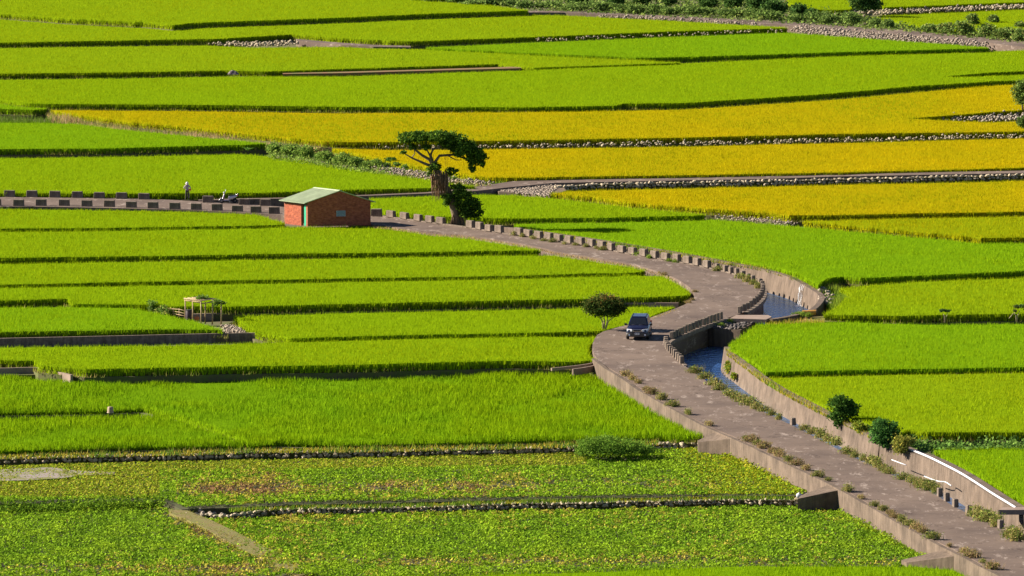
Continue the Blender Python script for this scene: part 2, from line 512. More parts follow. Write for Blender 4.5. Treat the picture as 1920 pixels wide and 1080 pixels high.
ROAD_L = [(-260, 388), (0, 387), (120, 388), (300, 392), (420, 396), (520, 402), (545, 405), (640, 414), (700, 421), (730, 425), (805, 435), (880, 441), (960, 453), (1015, 464), (1045, 472), (1110, 482),
          (1185, 494), (1212, 502), (1230, 508), (1262, 519), (1290, 535), (1303, 550), (1300, 562), (1278, 574), (1240, 588), (1200, 603),
          (1160, 613), (1122, 624), (1112, 640), (1110, 655), (1117, 670), (1130, 683), (1165, 703), (1200, 728), (1250, 757), (1310, 790), (1345, 806),
          (1385, 822), (1480, 868), (1560, 906), (1578, 915), (1640, 950), (1700, 985), (1770, 1022), (1800, 1035), (1850, 1063), (1890, 1085), (1990, 1135), (2100, 1190)]
ROAD_R = [(-260, 369), (0, 369), (190, 371), (290, 373), (420, 380), (500, 385), (545, 389), (640, 397), (715, 404), (767, 411), (812, 417), (850, 422), (887, 427), (925, 434), (980, 441), (1052, 452), (1115, 462),
          (1174, 474), (1235, 484), (1296, 494), (1332, 502), (1362, 509), (1385, 516), (1410, 526), (1424, 533), (1431, 541), (1432, 549), (1429, 559), (1420, 569),
          (1408, 578), (1395, 585), (1378, 592), (1355, 598), (1330, 606), (1300, 617), (1275, 628), (1255, 638), (1246, 646), (1250, 656), (1263, 669), (1279, 683),
          (1300, 696), (1335, 722), (1400, 757), (1480, 795), (1530, 820), (1600, 858), (1680, 893), (1740, 918), (1800, 957), (1850, 975), (1900, 1006), (1990, 1055), (2200, 1165)]
def smooth(px, it=1):
    for _ in range(it):
        o = [px[0]]
        for a, b in zip(px[:-1], px[1:]):
            o.append((a[0] * .75 + b[0] * .25, a[1] * .75 + b[1] * .25)); o.append((a[0] * .25 + b[0] * .75, a[1] * .25 + b[1] * .75))
        o.append(px[-1]); px = o
    return px
RLs, RRs = smooth(ROAD_L), smooth(ROAD_R)
road = prism('road', [U(x, y, 0) for x, y in RLs] + [U(x, y, 0) for x, y in RRs[::-1]], 2.65, None, M['road'])
tag(road, kind='structure')

# terrain above the canal floor (everything but canal and the low fields left of the lower road)
CAN_R = [(885, 421), (930, 424), (970, 429), (1035, 437), (1135, 452), (1235, 468), (1335, 486), (1429, 504), (1477, 518), (1503, 532), (1520, 542), (1535, 552), (1537, 560), (1525, 576), (1509, 584), (1474, 593), (1440, 598),
         (1420, 606), (1395, 619), (1372, 636), (1358, 650), (1360, 659), (1393, 682), (1430, 710), (1467, 733), (1527, 763), (1560, 781), (1605, 803), (1650, 826), (1697, 845), (1740, 860), (1770, 875), (1800, 891), (1860, 930), (1900, 954), (1990, 1005), (2300, 1180)]
def D(x, y, drop, dx=0.0):       # straight below a point of the floor
    return U(x, y, 0) + np.array((dx, 0, -drop))
sheet = [D(-900, 686, .92), D(-900, -190, .92), D(2900, -190, .92), D(2900, 1180, .92)] + [D(x, y, .92, .3) for x, y in (smooth(CAN_R[:17]) + CAN_R[17:20] + smooth(CAN_R[20:29]) + smooth(CAN_R[28:]))[::-1]] + [D(*p, .92, -.5) for p in RRs if p[0] >= 880 and p[1] <= 684] + [D(1180, 694, .92), D(1135, 682, .92), D(1090, 674, .92)]
tr = prism('terrain', sheet, 1.75, None, M['bank'])
tag(tr, kind='structure')

# water
pool = [(860, 424), (1000, 420), (1335, 478), (1480, 510), (1545, 540), (1560, 575), (1470, 640), (1300, 650), (1300, 560), (1200, 500), (1000, 460)]
Yw = U(1460, 560, -1.75)[1]
w1 = link('water', poly_mesh('water', [UZ(x, y + 36, Zp(Yw) - 1.75) for x, y in [(1180, 470), (1335, 465), (1480, 490), (1575, 530), (1590, 560), (1440, 585), (1390, 572), (1340, 560), (1330, 520)]], [tuple(range(9))]), None, M['water'])
tag(w1, kind='structure')
lowp = [(1395, 588), (1365, 600), (1240, 628), (1225, 645), (1240, 665), (1300, 705), (1420, 770), (1560, 835), (1720, 905), (1850, 985), (2000, 1060), (2300, 1200),
        (2300, 1130), (2000, 975), (1880, 905), (1800, 850), (1690, 815), (1600, 780), (1480, 725), (1420, 690), (1385, 662), (1380, 640), (1400, 615)]
w2 = link('water', poly_mesh('water', [U(x, y + 42, -1.75) for x, y in lowp], [tuple(range(len(lowp)))]), None, M['water'])
tag(w2, kind='structure')
# bed below the water upstream
bed = prism('stream_bed', [U(x, y + 36, -2.0) for x, y in [(860, 400), (1000, 405), (1335, 460), (1480, 490), (1580, 530), (1590, 585), (1300, 640), (1200, 520), (950, 460)]], 0.3, None, M['soil'])
tag(bed, kind='structure')

# walls along polylines ------------------------------------------------------
def wall(name, label, px, off, th, hgt, mat, side=1, off2=None, batter=0.0, parent=None, step=1.2, wob=0.0):
    """solid wall whose visible top edge follows px; th thickness to the left (side=1) of its run; batter leans the foot out"""
    P = subdivide([U(x, y, off) for x, y in smooth(px)], step, closed=False)
    n = len(P); V = []; Fs = []
    for i, p in enumerate(P):
        t = (P[min(i + 1, n - 1)] - P[max(i - 1, 0)])[:2]; t = t / (np.linalg.norm(t) + 1e-9)
        nn = np.array((-t[1], t[0])) * side
        wz = wob * (vnoise(p[0] * .8, p[1] * .3, 3) - .5)
        V += [(p[0], p[1], p[2] + wz), (p[0] + nn[0] * th, p[1] + nn[1] * th, p[2] + wz), (p[0] + nn[0] * th, p[1] + nn[1] * th, p[2] - hgt), (p[0] - nn[0] * batter, p[1] - nn[1] * batter, p[2] - hgt)]
    for i in range(n - 1):
        a = 4 * i; b = a + 4
        for k in range(4):
            k2 = (k + 1) % 4
            Fs.append((a + k, a + k2, b + k2, b + k) if side < 0 else (a + k, b + k, b + k2, a + k2))
    Fs.append((0, 1, 2, 3)); Fs.append((4 * n - 1, 4 * n - 2, 4 * n - 3, 4 * n - 4))
    o = link(name, poly_mesh(name, V, Fs), parent, mat)
    if label: tag(o, label, 'wall')
    return o
wall('canal_wall', 'tall sloping stained concrete canal wall curling round the blue pool below the waterfall', [p for p in CAN_R[:17]], 0.02, 0.45, 2.3, M['wall'], 1, batter=0.35)
wall('canal_wall', 'long sloping concrete canal wall below the green rice and the dark round shrub', CAN_R[20:29], 0.0, 0.5, 2.3, M['wall'], 1, batter=0.35)
wall('canal_wall', 'concrete canal wall carrying a long white pipe', CAN_R[28:], 0.05, 1.0, 2.4, M['wall'], 1, batter=0.15)
wall('retaining_wall', 'concrete retaining wall with dry weeds along the outer edge of the lower road', [(1117, 671), (1130, 684), (1165, 704), (1200, 729), (1250, 758), (1310, 791), (1345, 807), (1385, 823), (1480, 869), (1560, 907), (1578, 916), (1640, 951), (1700, 986), (1770, 1023), (1850, 1064), (1990, 1136)], 0.06, 0.30, 2.6, M['wall'], -1, batter=0.12, wob=0.08)
# curb of the road along the blocks
wall('curb', 'low concrete curb under the guard blocks along the canal', [p for p in ROAD_R if 700 < p[0] and p[1] < 600 and not (p[1] > 586 and p[0] < 1400)], 0.10, 0.30, 0.3, M['block'], 1)

# weir, footbridge slab over the canal
MBs = MB()
def slab(name, label, cat, px, off, th, mat, group=None):
    o = prism(name, [U(x, y, off) for x, y in px], th, None, mat)
    return tag(o, label, cat, group)
slab('footbridge', 'pale concrete slab bridging the canal above the dark rocky weir', 'bridge', [(1368, 597), (1436, 599), (1447, 594), (1440, 590.5), (1381, 590.5)], 0.05, 0.28, M['slab'])
slab('weir', 'dark vertical concrete weir face below the rocky apron', 'weir', [(1312, 612.5), (1340, 616), (1388, 619), (1412, 606), (1418, 602), (1372, 602), (1340, 604)], -0.32, 1.9, M['wall'])
slab('footbridge', 'pale concrete footbridge deck at the end of the white pipe', 'bridge', [(1872, 956), (2110, 956), (2110, 951), (1880, 951)], 0.35, 0.32, M['slab'])

# side roads and tracks ----------------------------------------------------------
def strip(name, px_top, px_bot, off, th, mat, kind='structure', label=None, cat=None):
    P = [U(x, y, off) for x, y in px_top] + [U(x, y, off) for x, y in px_bot[::-1]]
    o = prism(name, P, th, None, mat)
    return tag(o, label, cat, None, kind)
strip('farm_road', [(372, 374), (470, 371.5), (530, 370.5), (690, 365), (800, 360.5), (890, 350), (960, 340), (1035, 336.5), (1280, 331), (1440, 330), (1560, 326), (1855, 321), (2150, 316)],
      [(372, 376), (470, 373.2), (530, 372), (690, 367), (800, 362.5), (890, 358), (960, 350.5), (1035, 343), (1280, 338), (1440, 335.5), (1560, 331), (1855, 325.5), (2150, 320)], 0.0, 0.9, M['road'])
strip('farm_road', [(985, 20), (1060, 20.5), (1280, 30.5), (1467, 40), (1563, 47.5), (1700, 57), (1853, 71), (1920, 77), (2150, 98)],
      [(985, 23), (1060, 23.5), (1280, 34.5), (1467, 46), (1563, 53.5), (1700, 65), (1853, 80), (1920, 88), (2150, 110)], 0.0, 0.9, M['road'])
strip('farm_path', [(555, 73), (640, 80), (700, 84), (770, 86)], [(560, 76), (640, 84), (700, 87.5), (770, 88.5)], 0.0, 0.9, M['road'])
strip('dirt_path', [(316, 955), (352, 957), (400, 977), (485, 1018), (548, 1050), (590, 1075)], [(318, 962), (345, 972), (378, 987), (450, 1028), (510, 1056), (556, 1080)], -1.10, 0.2, M['dirt'])
strip('dirt_path', [(1436, 601), (1540, 593), (1600, 594), (1640, 597)], [(1436, 606), (1540, 603), (1600, 603), (1640, 601)], -0.3, 0.6, M['dirt'])
strip('gravel_yard', [(930, 354), (965, 350), (1030, 343), (1050, 345)], [(935, 360), (975, 362), (1030, 368), (1062, 357)], -0.2, 0.6, M['wall'])

# ditch with concrete edge on the left
wall('ditch_wall', 'long concrete ditch edge, its pale top above a black shaded face, left of the rubble heap', [(-170, 638), (0, 634.5), (210, 630), (423, 625), (483, 624), (515, 628), (547, 635)], -0.15, 0.28, 1.6, M['block'], 1)  # darker concrete than the other ditch edges, deepening the shade on its face
wall('ditch_wall', 'short concrete ditch edge below the stepped corner of the rice', [(-170, 692), (0, 690.5), (66, 688.5), (85, 691), (132, 703)], -0.45, 0.22, 1.2, M['slab'], 1)
wall('ditch_wall', 'thin pale concrete ditch edge meeting the road below the car', [(1035, 690), (1062, 687.5), (1100, 683), (1122, 678)], -0.25, 0.14, .22, M['slab'], 1)
wall('ditch_wall', 'lower thin concrete ditch edge against the retaining wall below the car', [(1075, 692), (1100, 688.5), (1124, 683)], -0.35, 0.14, .5, M['slab'], 1)
wall('field_curb', 'thin pale concrete curb running from the pergola to the road', [(360, 589), (423, 586.5), (640, 579.5), (960, 572.5), (1177, 567.5), (1272, 568)], -0.30, 0.25, 0.6, M['slab'], 1)

# ramps from the road into the low fields
def ramp(label, px_top, off, px_foot, offf, depth):
    V = [U(*p, off) for p in px_top] + [U(*p, offf) for p in px_foot]
    o = prism('access_ramp', V, depth, None, M['wall'])
    return tag(o, label, 'ramp')
ramp('concrete field ramp with black shaded side beside the white sacks', [(1582, 917), (1560, 906)], 0.05, [(1502, 929), (1496, 935)], -0.55, 1.3)
ramp('concrete field ramp with shaded side behind the yellowing bean rows', [(1384, 822), (1345, 808)], 0.05, [(1308, 826), (1309, 829)], -0.55, 1.2)
ramp('long low concrete ramp meeting the bottom rice field', [(1812, 1040), (1782, 1028)], 0.05, [(1690, 1050), (1700, 1055)], -0.85, 0.9)

# ================================================================== RICE
G1 = ((0.245, 0.345, 0.005), (0.20, 0.325, 0.005))
G2 = ((0.215, 0.345, 0.005), (0.17, 0.32, 0.006))
G3 = ((0.265, 0.345, 0.005), (0.215, 0.33, 0.006))
YG = ((0.41, 0.335, 0.004), (0.33, 0.31, 0.004))
GY = ((0.36, 0.335, 0.004), (0.25, 0.315, 0.005))
MIX = ((0.235, 0.325, 0.006), (0.42, 0.335, 0.004))
FIELDS = []
def trim(px, front=1.7, back=.9):
    """leaf tips overhang an outline: draw its near edge back and its far edge in by a little"""
    n = len(px); A = sum(px[i][0] * px[(i + 1) % n][1] - px[(i + 1) % n][0] * px[i][1] for i in range(n)); s = 1 if A > 0 else -1
    out = []
    for i, q in enumerate(px):
        if len(q) > 2: out.append(q); continue
        d = []
        for a, b in ((px[i - 1], q), (q, px[(i + 1) % n])):
            dx, dy = b[0] - a[0], b[1] - a[1]
            if abs(dx) < 1.5 * abs(dy): continue
            d.append(back if dx * s > 0 else -front)
        out.append((q[0], q[1] + (sum(d) / len(d) if d else 0)))
    return out
def paddy(label, px, top=0.2, h=0.75, pal=G1, und=0.05, margin=0.3, dens=17.0, gold=None, bankd=1.2, lodge=0.0, z=None):
    seed = len(FIELDS) * 13 + 5
    e = trim(extend(px))
    P0 = np.array([U(q[0], q[1], top) for q in e])
    zt = (Zp((P0[:, 1].min() + P0[:, 1].max()) / 2) + top) if z is None else z
    def at(q):                    # a third value anchors the corner that far behind the canal wall's edge
        if len(q) == 2: return UZ(q[0], q[1], zt)
        w = U(q[0], q[1], 0); return np.array((w[0] + q[2] * .75, w[1] + q[2] * .65, zt))
    P = subdivide([at(q) for q in e], 1.2, 0.14, seed)
    FIELDS.append((label, zt))
    c = np.mean(P, 0)
    root = empty('rice_paddy', (c[0], c[1], zt - h))
    tag(root, label, 'rice field')
    L = root.location
    sh = lambda A: np.asarray(A) - np.array(L)
    bk = offset_poly(P, margin)
    prism('bank', sh([np.array((p[0], p[1], zt - h)) for p in bk]), bankd, root, M['bank'])
    c1, c2 = np.array(pal[0]), np.array(pal[1])
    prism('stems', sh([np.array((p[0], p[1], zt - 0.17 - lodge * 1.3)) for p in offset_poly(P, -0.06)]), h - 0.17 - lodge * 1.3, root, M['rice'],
          np.concatenate((np.repeat((c2 * .95)[None], len(P), 0), np.repeat(np.array((0.075, 0.062, 0.018))[None], len(P), 0))))  # stem sides coloured darker towards the ground to deepen the shaded band
    g = np.random.default_rng(seed)
    X, Y = scatter(P, dens * 1.35, seed)
    lo = fbm(X / 14, Y / 30, seed); mid = fbm(X / 2.2, Y / 4.5, seed + 3)
    t = np.clip(lo * 1.5 - 0.35 + (mid - 0.5) * 0.7 + g.normal(0, 0.10, len(X)), 0, 1)
    if gold is not None:
        t = np.clip(t + gold(X, Y), 0, 1)
    zz = zt + und * 2 * (fbm(X / 3.5, Y / 8, seed + 7) - 0.5)
    if lodge:
        lz = fbm(X / 5.5, Y / 9, seed + 9)
        lk = np.clip((lz - 0.50) * 4, 0, 1)
        zz = zz - lodge * lk; t = np.clip(t + .5 * lk, 0, 1)
    Vs, Cs = [], []
    for k in range(3):
        n = len(X)
        bp = np.stack((X + g.normal(0, .09, n), Y + g.normal(0, .15, n), zz - 0.42), 1)
        br = ((1 + g.normal(0, 0.15, n)) * (1 + .22 * (mid - .5) + .16 * (lo - .5))).clip(.55, 1.5)[:, None]
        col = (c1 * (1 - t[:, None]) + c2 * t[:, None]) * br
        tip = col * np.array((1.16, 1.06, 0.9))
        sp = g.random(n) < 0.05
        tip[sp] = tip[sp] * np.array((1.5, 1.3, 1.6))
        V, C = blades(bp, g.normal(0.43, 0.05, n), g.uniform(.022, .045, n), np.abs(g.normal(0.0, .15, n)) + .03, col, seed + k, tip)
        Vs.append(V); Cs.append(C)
    # blades that stand along the rim, from the ground up
    E, ED = [], []
    for a, b in zip(P, P[1:] + P[:1]):
        Ln = np.linalg.norm((b - a)[:2]); m = int(Ln * 26)
        if m:
            E.append(a + (b - a) * g.random((m, 1))); ED.append(np.full(m, math.atan2(b[1] - a[1], b[0] - a[0])))
    E = np.concatenate(E); ED = np.concatenate(ED)
    keep = (np.abs(E[:, 0] / E[:, 1] * F) < 960 * 1.13)
    E = E[keep]; n = len(E); ED = ED[keep] + g.normal(0, .22, n)
    E[:, 0] += g.normal(0.0, .05, n); E[:, 1] += g.normal(0.0, .06, n)
    low = g.random(n) < 0.45
    E[:, 2] = np.where(low, zt - h, zt - 0.45)
    hh = np.where(low, g.uniform(.45, 1.02, n) * h, g.normal(.44, .06, n))
    br = (1 + g.normal(0, 0.18, n)).clip(.5, 1.5)[:, None]
    V, C = blades(E, hh, g.uniform(.035, .06, n), np.abs(g.normal(0, .13, n)) + .03, (c1 * .75 + c2 * .25) * br, seed + 9, face=ED)
    Vs.append(V); Cs.append(C)
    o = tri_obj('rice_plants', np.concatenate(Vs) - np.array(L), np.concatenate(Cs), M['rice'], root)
    o['kind'] = 'stuff'
    # rough grass on the bund
    E = []
    for a, b in zip(bk, bk[1:] + bk[:1]):
        m = int(np.linalg.norm((b - a)[:2]) * 14)
        if m: E.append(a + (b - a) * g.random((m, 1)))
    E = np.concatenate(E); E = E[np.abs(E[:, 0] / E[:, 1] * F) < 960 * 1.13]
    E = E[vnoise(E[:, 0] * .35, E[:, 1] * .2, seed + 31) > .45]; n = len(E)
    if n:
        E[:, 0] += g.normal(0, .12, n); E[:, 1] += g.normal(0, .12, n); E[:, 2] = zt - h - .02
        kk = g.random((n, 1)); col = (np.array((.17, .24, .03)) * kk + np.array((.36, .29, .09)) * (1 - kk)) * g.uniform(.7, 1.2, (n, 1))
        V, C = blades(E, g.uniform(.12, .42, n), g.uniform(.02, .05, n), np.abs(g.normal(0, .12, n)), col, seed + 40)
        tri_obj('bund_grass', V - np.array(L), C, M['grass'], root)['kind'] = 'stuff'
    return root

# --- far fields
paddy('farthest broad green rice field against the thicket and the far road', [(0, -60), (700, -60), (745, -6), (940, 9), (990, 17.5), (807, 24.5), (640, 32), (360, 42), (323, 46), (283, 42), (133, 35), (0, 25)], pal=G3, und=.03)
paddy('long green rice field tapering to a point at the rubble slope beside the far road', [(0, 33), (187, 45), (300, 50), (367, 48), (640, 40), (807, 32), (993, 24.5), (1060, 26), (1280, 37), (1467, 48), (1475, 50.5), (1280, 57), (1007, 68), (763, 77), (640, 71), (547, 63.5), (400, 72), (0, 79)], pal=G3, und=.03, top=.1)
paddy('narrow green rice wedge below the far rubble slope', [(800, 87), (1007, 76.5), (1280, 65.5), (1475, 58), (1563, 65), (1680, 73), (1780, 80), (1850, 86), (1853, 88), (1560, 97), (1280, 106), (1207, 107.5), (1007, 99)], pal=G2, und=.03)
paddy('green rice field with the red-brown strip along its front', [(0, 87), (300, 83), (383, 82), (480, 86), (640, 84.5), (770, 89), (800, 89), (1007, 101), (1207, 110), (1275, 115.5), (1000, 126), (955, 122), (933, 119), (640, 128), (493, 133), (420, 131), (213, 135), (0, 137)], pal=G3, und=.03, top=.15)
paddy('broadest green rice field, the one behind the golden field', [(0, 146), (213, 144), (433, 140), (640, 140), (940, 130), (977, 129), (1280, 115.5), (1560, 103), (1853, 93), (1920, 91), (1920, 132), (1853, 135), (1770, 141), (1853, 148), (1853, 152), (1713, 160), (1560, 174), (1280, 192), (1167, 193), (1150, 197), (1140, 197), (973, 200), (640, 199), (333, 195), (90, 194), (53, 193), (0, 185)], pal=G1, und=.03)
paddy('thin green rice wedge at the far right end of the broadest field', [(1790, 143), (1853, 139.5), (1920, 137), (1920, 149), (1853, 151), (1800, 146)], pal=G1, und=.03)
paddy('small green rice corner beside the dry grassy bank', [(0, 188), (53, 194), (88, 199), (87, 203), (60, 205), (0, 203)], pal=G2, und=.03, top=.1)
gold1 = lambda X, Y: 0.20 - 0.9 * np.exp(-((X + 16) / 14) ** 2) * (Y < 790) - 0.5 * np.exp(-((X - 40) / 6) ** 2)
paddy('large golden ripening rice field with the dry grassy bank on its front', [(93, 204), (333, 204.5), (640, 209), (1067, 206), (1145, 204.5), (1207, 203), (1280, 202), (1560, 184), (1713, 170), (1853, 158), (1920, 154), (1920, 205), (1853, 209), (1700, 220), (1853, 226), (1920, 223), (1920, 245), (1853, 246), (1560, 250), (1280, 256.5), (887, 263), (740, 265), (640, 265), (607, 264), (500, 253), (367, 238), (233, 226), (130, 211)], pal=(GY[1], YG[0]), und=.03, gold=gold1)
paddy('golden ripening rice field behind the wind-swept banyan', [(622, 276), (740, 277.5), (887, 277), (1280, 271), (1560, 265), (1853, 257.5), (1920, 256), (1920, 313), (1853, 315), (1560, 322), (1280, 327), (1073, 330), (947, 332), (890, 329), (800, 312), (707, 295), (655, 284)], pal=(GY[1], YG[0]), und=.03, gold=lambda X, Y: 0.25 + 0 * X)
paddy('green rice field below the dry grassy bank, beside the leafy bushes', [(0, 226), (133, 228), (233, 240), (367, 253), (497, 266), (457, 270), (187, 277), (0, 278)], pal=G2, und=.04)
paddy('yellow-green rice field behind the worker and the brick hut', [(0, 293), (187, 291), (450, 285.5), (500, 289), (567, 298), (640, 311), (705, 321), (800, 333), (850, 341), (893, 347), (850, 348), (800, 351), (730, 352.5), (635, 355), (545, 357.5), (480, 360), (300, 361), (0, 361)], pal=G1, und=.04, top=.25)
paddy('green rice strip between the guard blocks and the farm road beside the banyan', [(695, 368), (800, 364), (890, 361), (960, 362), (1027, 367), (1110, 376), (1185, 386), (1300, 396), (1324, 400), (1310, 402.5), (1135, 406.5), (960, 408), (905, 407), (840, 405), (760, 399), (695, 392)], pal=G1, und=.04)
paddy('golden rice field below the long roadside stone wall', [(1060, 355), (1210, 351), (1440, 346), (1560, 343), (1855, 337), (1920, 335), (1920, 395), (1690, 399), (1540, 402), (1480, 402), (1440, 397), (1285, 387), (1185, 379), (1110, 367), (1033, 360)], pal=(GY[1], YG[0]), und=.04, gold=lambda X, Y: 0.18 + 0 * X)
paddy('narrow yellow-green rice wedge between the golden field and the deep green field', [(1505, 411), (1565, 409.5), (1690, 406), (1920, 402), (1920, 444), (1840, 444), (1765, 437), (1590, 421.5), (1508, 413)], pal=GY, und=.04)
paddy('large deep green rice field along the canal with the banyan shadow', [(965, 416), (1135, 411.5), (1325, 407.5), (1340, 407.5), (1440, 416), (1500, 421), (1615, 432), (1765, 445.5), (1845, 452.5), (1920, 452), (1920, 506), (1740, 514), (1615, 519), (1575, 516.5), (1550, 520), (1520, 542, .8), (1503, 532, .9), (1477, 518, 1.0), (1429, 504, 1.0), (1335, 486, 1.0), (1235, 468, 1.0), (1135, 452, 1.0), (1035, 437, 1.0), (970, 429, 1.0)], pal=G2, und=.04)
paddy('green rice field right of the pool with the orange pipe', [(1575, 538), (1625, 531), (1715, 524.5), (1920, 517), (1920, 586), (1680, 590), (1580, 588.5), (1545, 586), (1568, 571), (1597, 551)], pal=G3, und=.05)
paddy('deep green rice field rounding the canal bend opposite the car', [(1423, 603.5), (1590, 599), (1747, 605), (1920, 603), (1920, 686), (1580, 692), (1437, 695), (1416, 699, .75), (1393, 682, .7), (1360, 659, .6), (1358, 650, .6), (1372, 636, .6), (1395, 619, .6)], pal=G2, und=.05, top=.25)
paddy('green rice field behind the dark round shrub and the canal wall', [(1436, 702), (1580, 695.5), (1920, 691), (1920, 808), (1740, 808), (1700, 803), (1650, 826, 1.6), (1605, 803, 1.2), (1560, 781, .9), (1527, 763, .8), (1467, 733, .8), (1440, 717, .8)], pal=G3, und=.06)
paddy('green rice corner beside the wall with the white pipe', [(1753, 838), (1920, 835), (1920, 962), (1900, 954, 1.5), (1860, 930, 1.5), (1800, 891, 1.5), (1770, 875, 1.5), (1740, 860, 1.5)], pal=G2, und=.06)
paddy('rice field beyond the far road with a leafy tree at its corner', [(1467, -60), (1610, -60), (1605, 0), (1593, 17), (1560, 18), (1523, 17), (1480, 5)], pal=G3, und=.03)
paddy('rice strip beyond the far road above a line of rubble', [(1640, -60), (1920, -60), (1920, 3), (1657, 13)], pal=G3, und=.03)
paddy('rice field beyond the far road behind the tangled bushes', [(1630, 30), (1663, 26), (1920, 15), (1920, 62), (1747, 52), (1697, 44)], pal=G3, und=.03)
# --- left and middle fields
paddy('thin green rice strip in front of the left guard blocks', [(0, 388), (150, 390), (350, 393), (480, 398), (530, 413), (530, 419.5), (480, 421), (250, 425), (0, 427)], pal=G1, und=.04, top=.1)
paddy('yellow-green rice field in front of the brick hut', [(0, 431), (240, 428.5), (480, 424.5), (530, 422), (575, 421.5), (655, 421.5), (695, 422.5), (730, 426), (805, 437.5), (880, 444), (960, 456), (1013, 466), (960, 468), (730, 472), (480, 474), (350, 477), (0, 482)], pal=G1, und=.05, top=.2)
paddy('green rice strip ending at the road above the sharp bend', [(0, 491), (350, 485.5), (480, 483), (960, 475), (1035, 475), (1110, 486), (1185, 497), (1210, 504), (1185, 510), (1085, 511), (960, 515), (480, 523), (250, 527), (0, 532)], pal=G1, und=.05, top=.15)
paddy('green rice field rounding the inside of the road bend', [(0, 536), (480, 528), (960, 519), (1185, 512.5), (1240, 513), (1272, 528), (1290, 546), (1291, 551), (1260, 554), (1177, 556), (1085, 559), (960, 561), (640, 568), (423, 573), (330, 572), (240, 569), (137, 568), (128, 558), (60, 560), (0, 562)], pal=G1, und=.05, top=.25)
paddy('green rice field left of the bamboo pergola', [(0, 572), (140, 571), (240, 572), (267, 577), (360, 597), (418, 616), (333, 615), (0, 620)], pal=G2, und=.05, top=.2)
paddy('green rice strip between the pergola and the little round tree', [(440, 589), (640, 583), (960, 577), (1177, 571), (1268, 573), (1235, 585), (1207, 596), (1178, 607), (1148, 613), (1125, 619), (973, 622), (773, 626), (640, 629), (567, 632), (547, 632), (482, 621)], pal=G1, und=.05, top=.1)
paddy('green rice field ending at the curved road edge below the car', [(0, 647), (333, 643), (547, 637), (640, 634.5), (973, 626), (1113, 628), (1117, 631), (1105, 643), (1102, 660), (1116, 673), (1073, 675.5), (940, 674), (740, 680), (640, 682), (433, 685), (160, 690), (140, 688), (80, 683), (62, 674), (0, 673)], pal=G1, und=.06, top=.0)
paddy('largest wind-ruffled bright green rice field left of the lower road', [(0, 696), (83, 696), (133, 708), (160, 706), (640, 697), (973, 691), (1090, 692.5), (1121, 693), (1157, 720), (1207, 747), (1280, 777), (1320, 793), (1342, 809), (1300, 816), (1207, 812), (973, 818), (640, 826), (520, 823), (467, 827), (450, 816), (333, 775), (300, 767), (267, 759), (200, 762), (0, 766)], pal=((0.215, 0.345, 0.005), (0.15, 0.29, 0.006)), und=.2, top=-.6, lodge=0.2, h=.62)
paddy('bright green rice field with a dark hollow above the left end of the stone wall', [(0, 778), (200, 774), (300, 772), (333, 779), (450, 821), (455, 828), (300, 829), (0, 837)], pal=((0.215, 0.345, 0.005), (0.15, 0.29, 0.006)), und=.2, top=-.5, lodge=0.18, h=.62)
paddy('bright green rice field along the bottom below the bean rows', [(600, 1140), (640, 1090), (700, 1079), (1100, 1067.5), (1415, 1055.5), (1698, 1056.5), (1795, 1046), (1843, 1067), (1900, 1098), (1960, 1140)], pal=G2, und=.10, top=-.8)

# ================================================================== LOW FIELDS (bottom left)
ZB1, ZB2 = -2.40, -2.84
G1px = [(0, 868), (346, 859), (640, 854), (938, 847), (1076, 843), (1235, 838), (1310, 834), (1385, 826), (1480, 872), (1545, 905), (1500, 920), (1367, 921), (969, 927), (560, 937), (345, 945), (310, 930), (150, 932), (0, 936)]
G2px = [(0, 946), (300, 944), (346, 965), (430, 970), (560, 962), (780, 960), (969, 954), (1158, 951), (1367, 946), (1490, 945), (1578, 945), (1640, 985), (1700, 1018), (1770, 1048), (1700, 1056), (1415, 1056), (1100, 1068), (700, 1080), (660, 1079), (560, 1072), (250, 1080), (0, 1082)]
def cover(name, label, px, z, hgt, colf, dens, size, seed, mat_ground, hn=0.15):
    e = extend(px)
    P = subdivide([UZ(x, y, z + hgt) for x, y in e], 1.5, 0.1, seed)
    c = np.mean(P, 0); root = empty(name, (c[0], c[1], z)); tag(root, label, 'field')
    L = np.array(root.location)
    prism('bank', [np.array((p[0], p[1], z)) - L for p in offset_poly(P, .25)], 0.9, root, mat_ground)
    g = np.random.default_rng(seed)
    X, Y = scatter(P, dens * 1.35, seed)
    sx, sy = project(np.stack((X, Y, np.full(len(X), z + hgt * .6)), 1))
    col, hh, keep = colf(X, Y, sx, sy, g)
    X, Y, hh, col = X[keep], Y[keep], hh[keep], col[keep]
    Pt = np.stack((X, Y, z + hh * hgt * g.uniform(.45, 1.1, len(X))), 1)
    V, C = leaf_quads(Pt - L, g.uniform(.6, 1.3, len(X)) * size, col, 0.35, seed, 0.7)
    o = quad_obj('ground_cover', V, C, M['leaf'], root); o['kind'] = 'stuff'
    return root
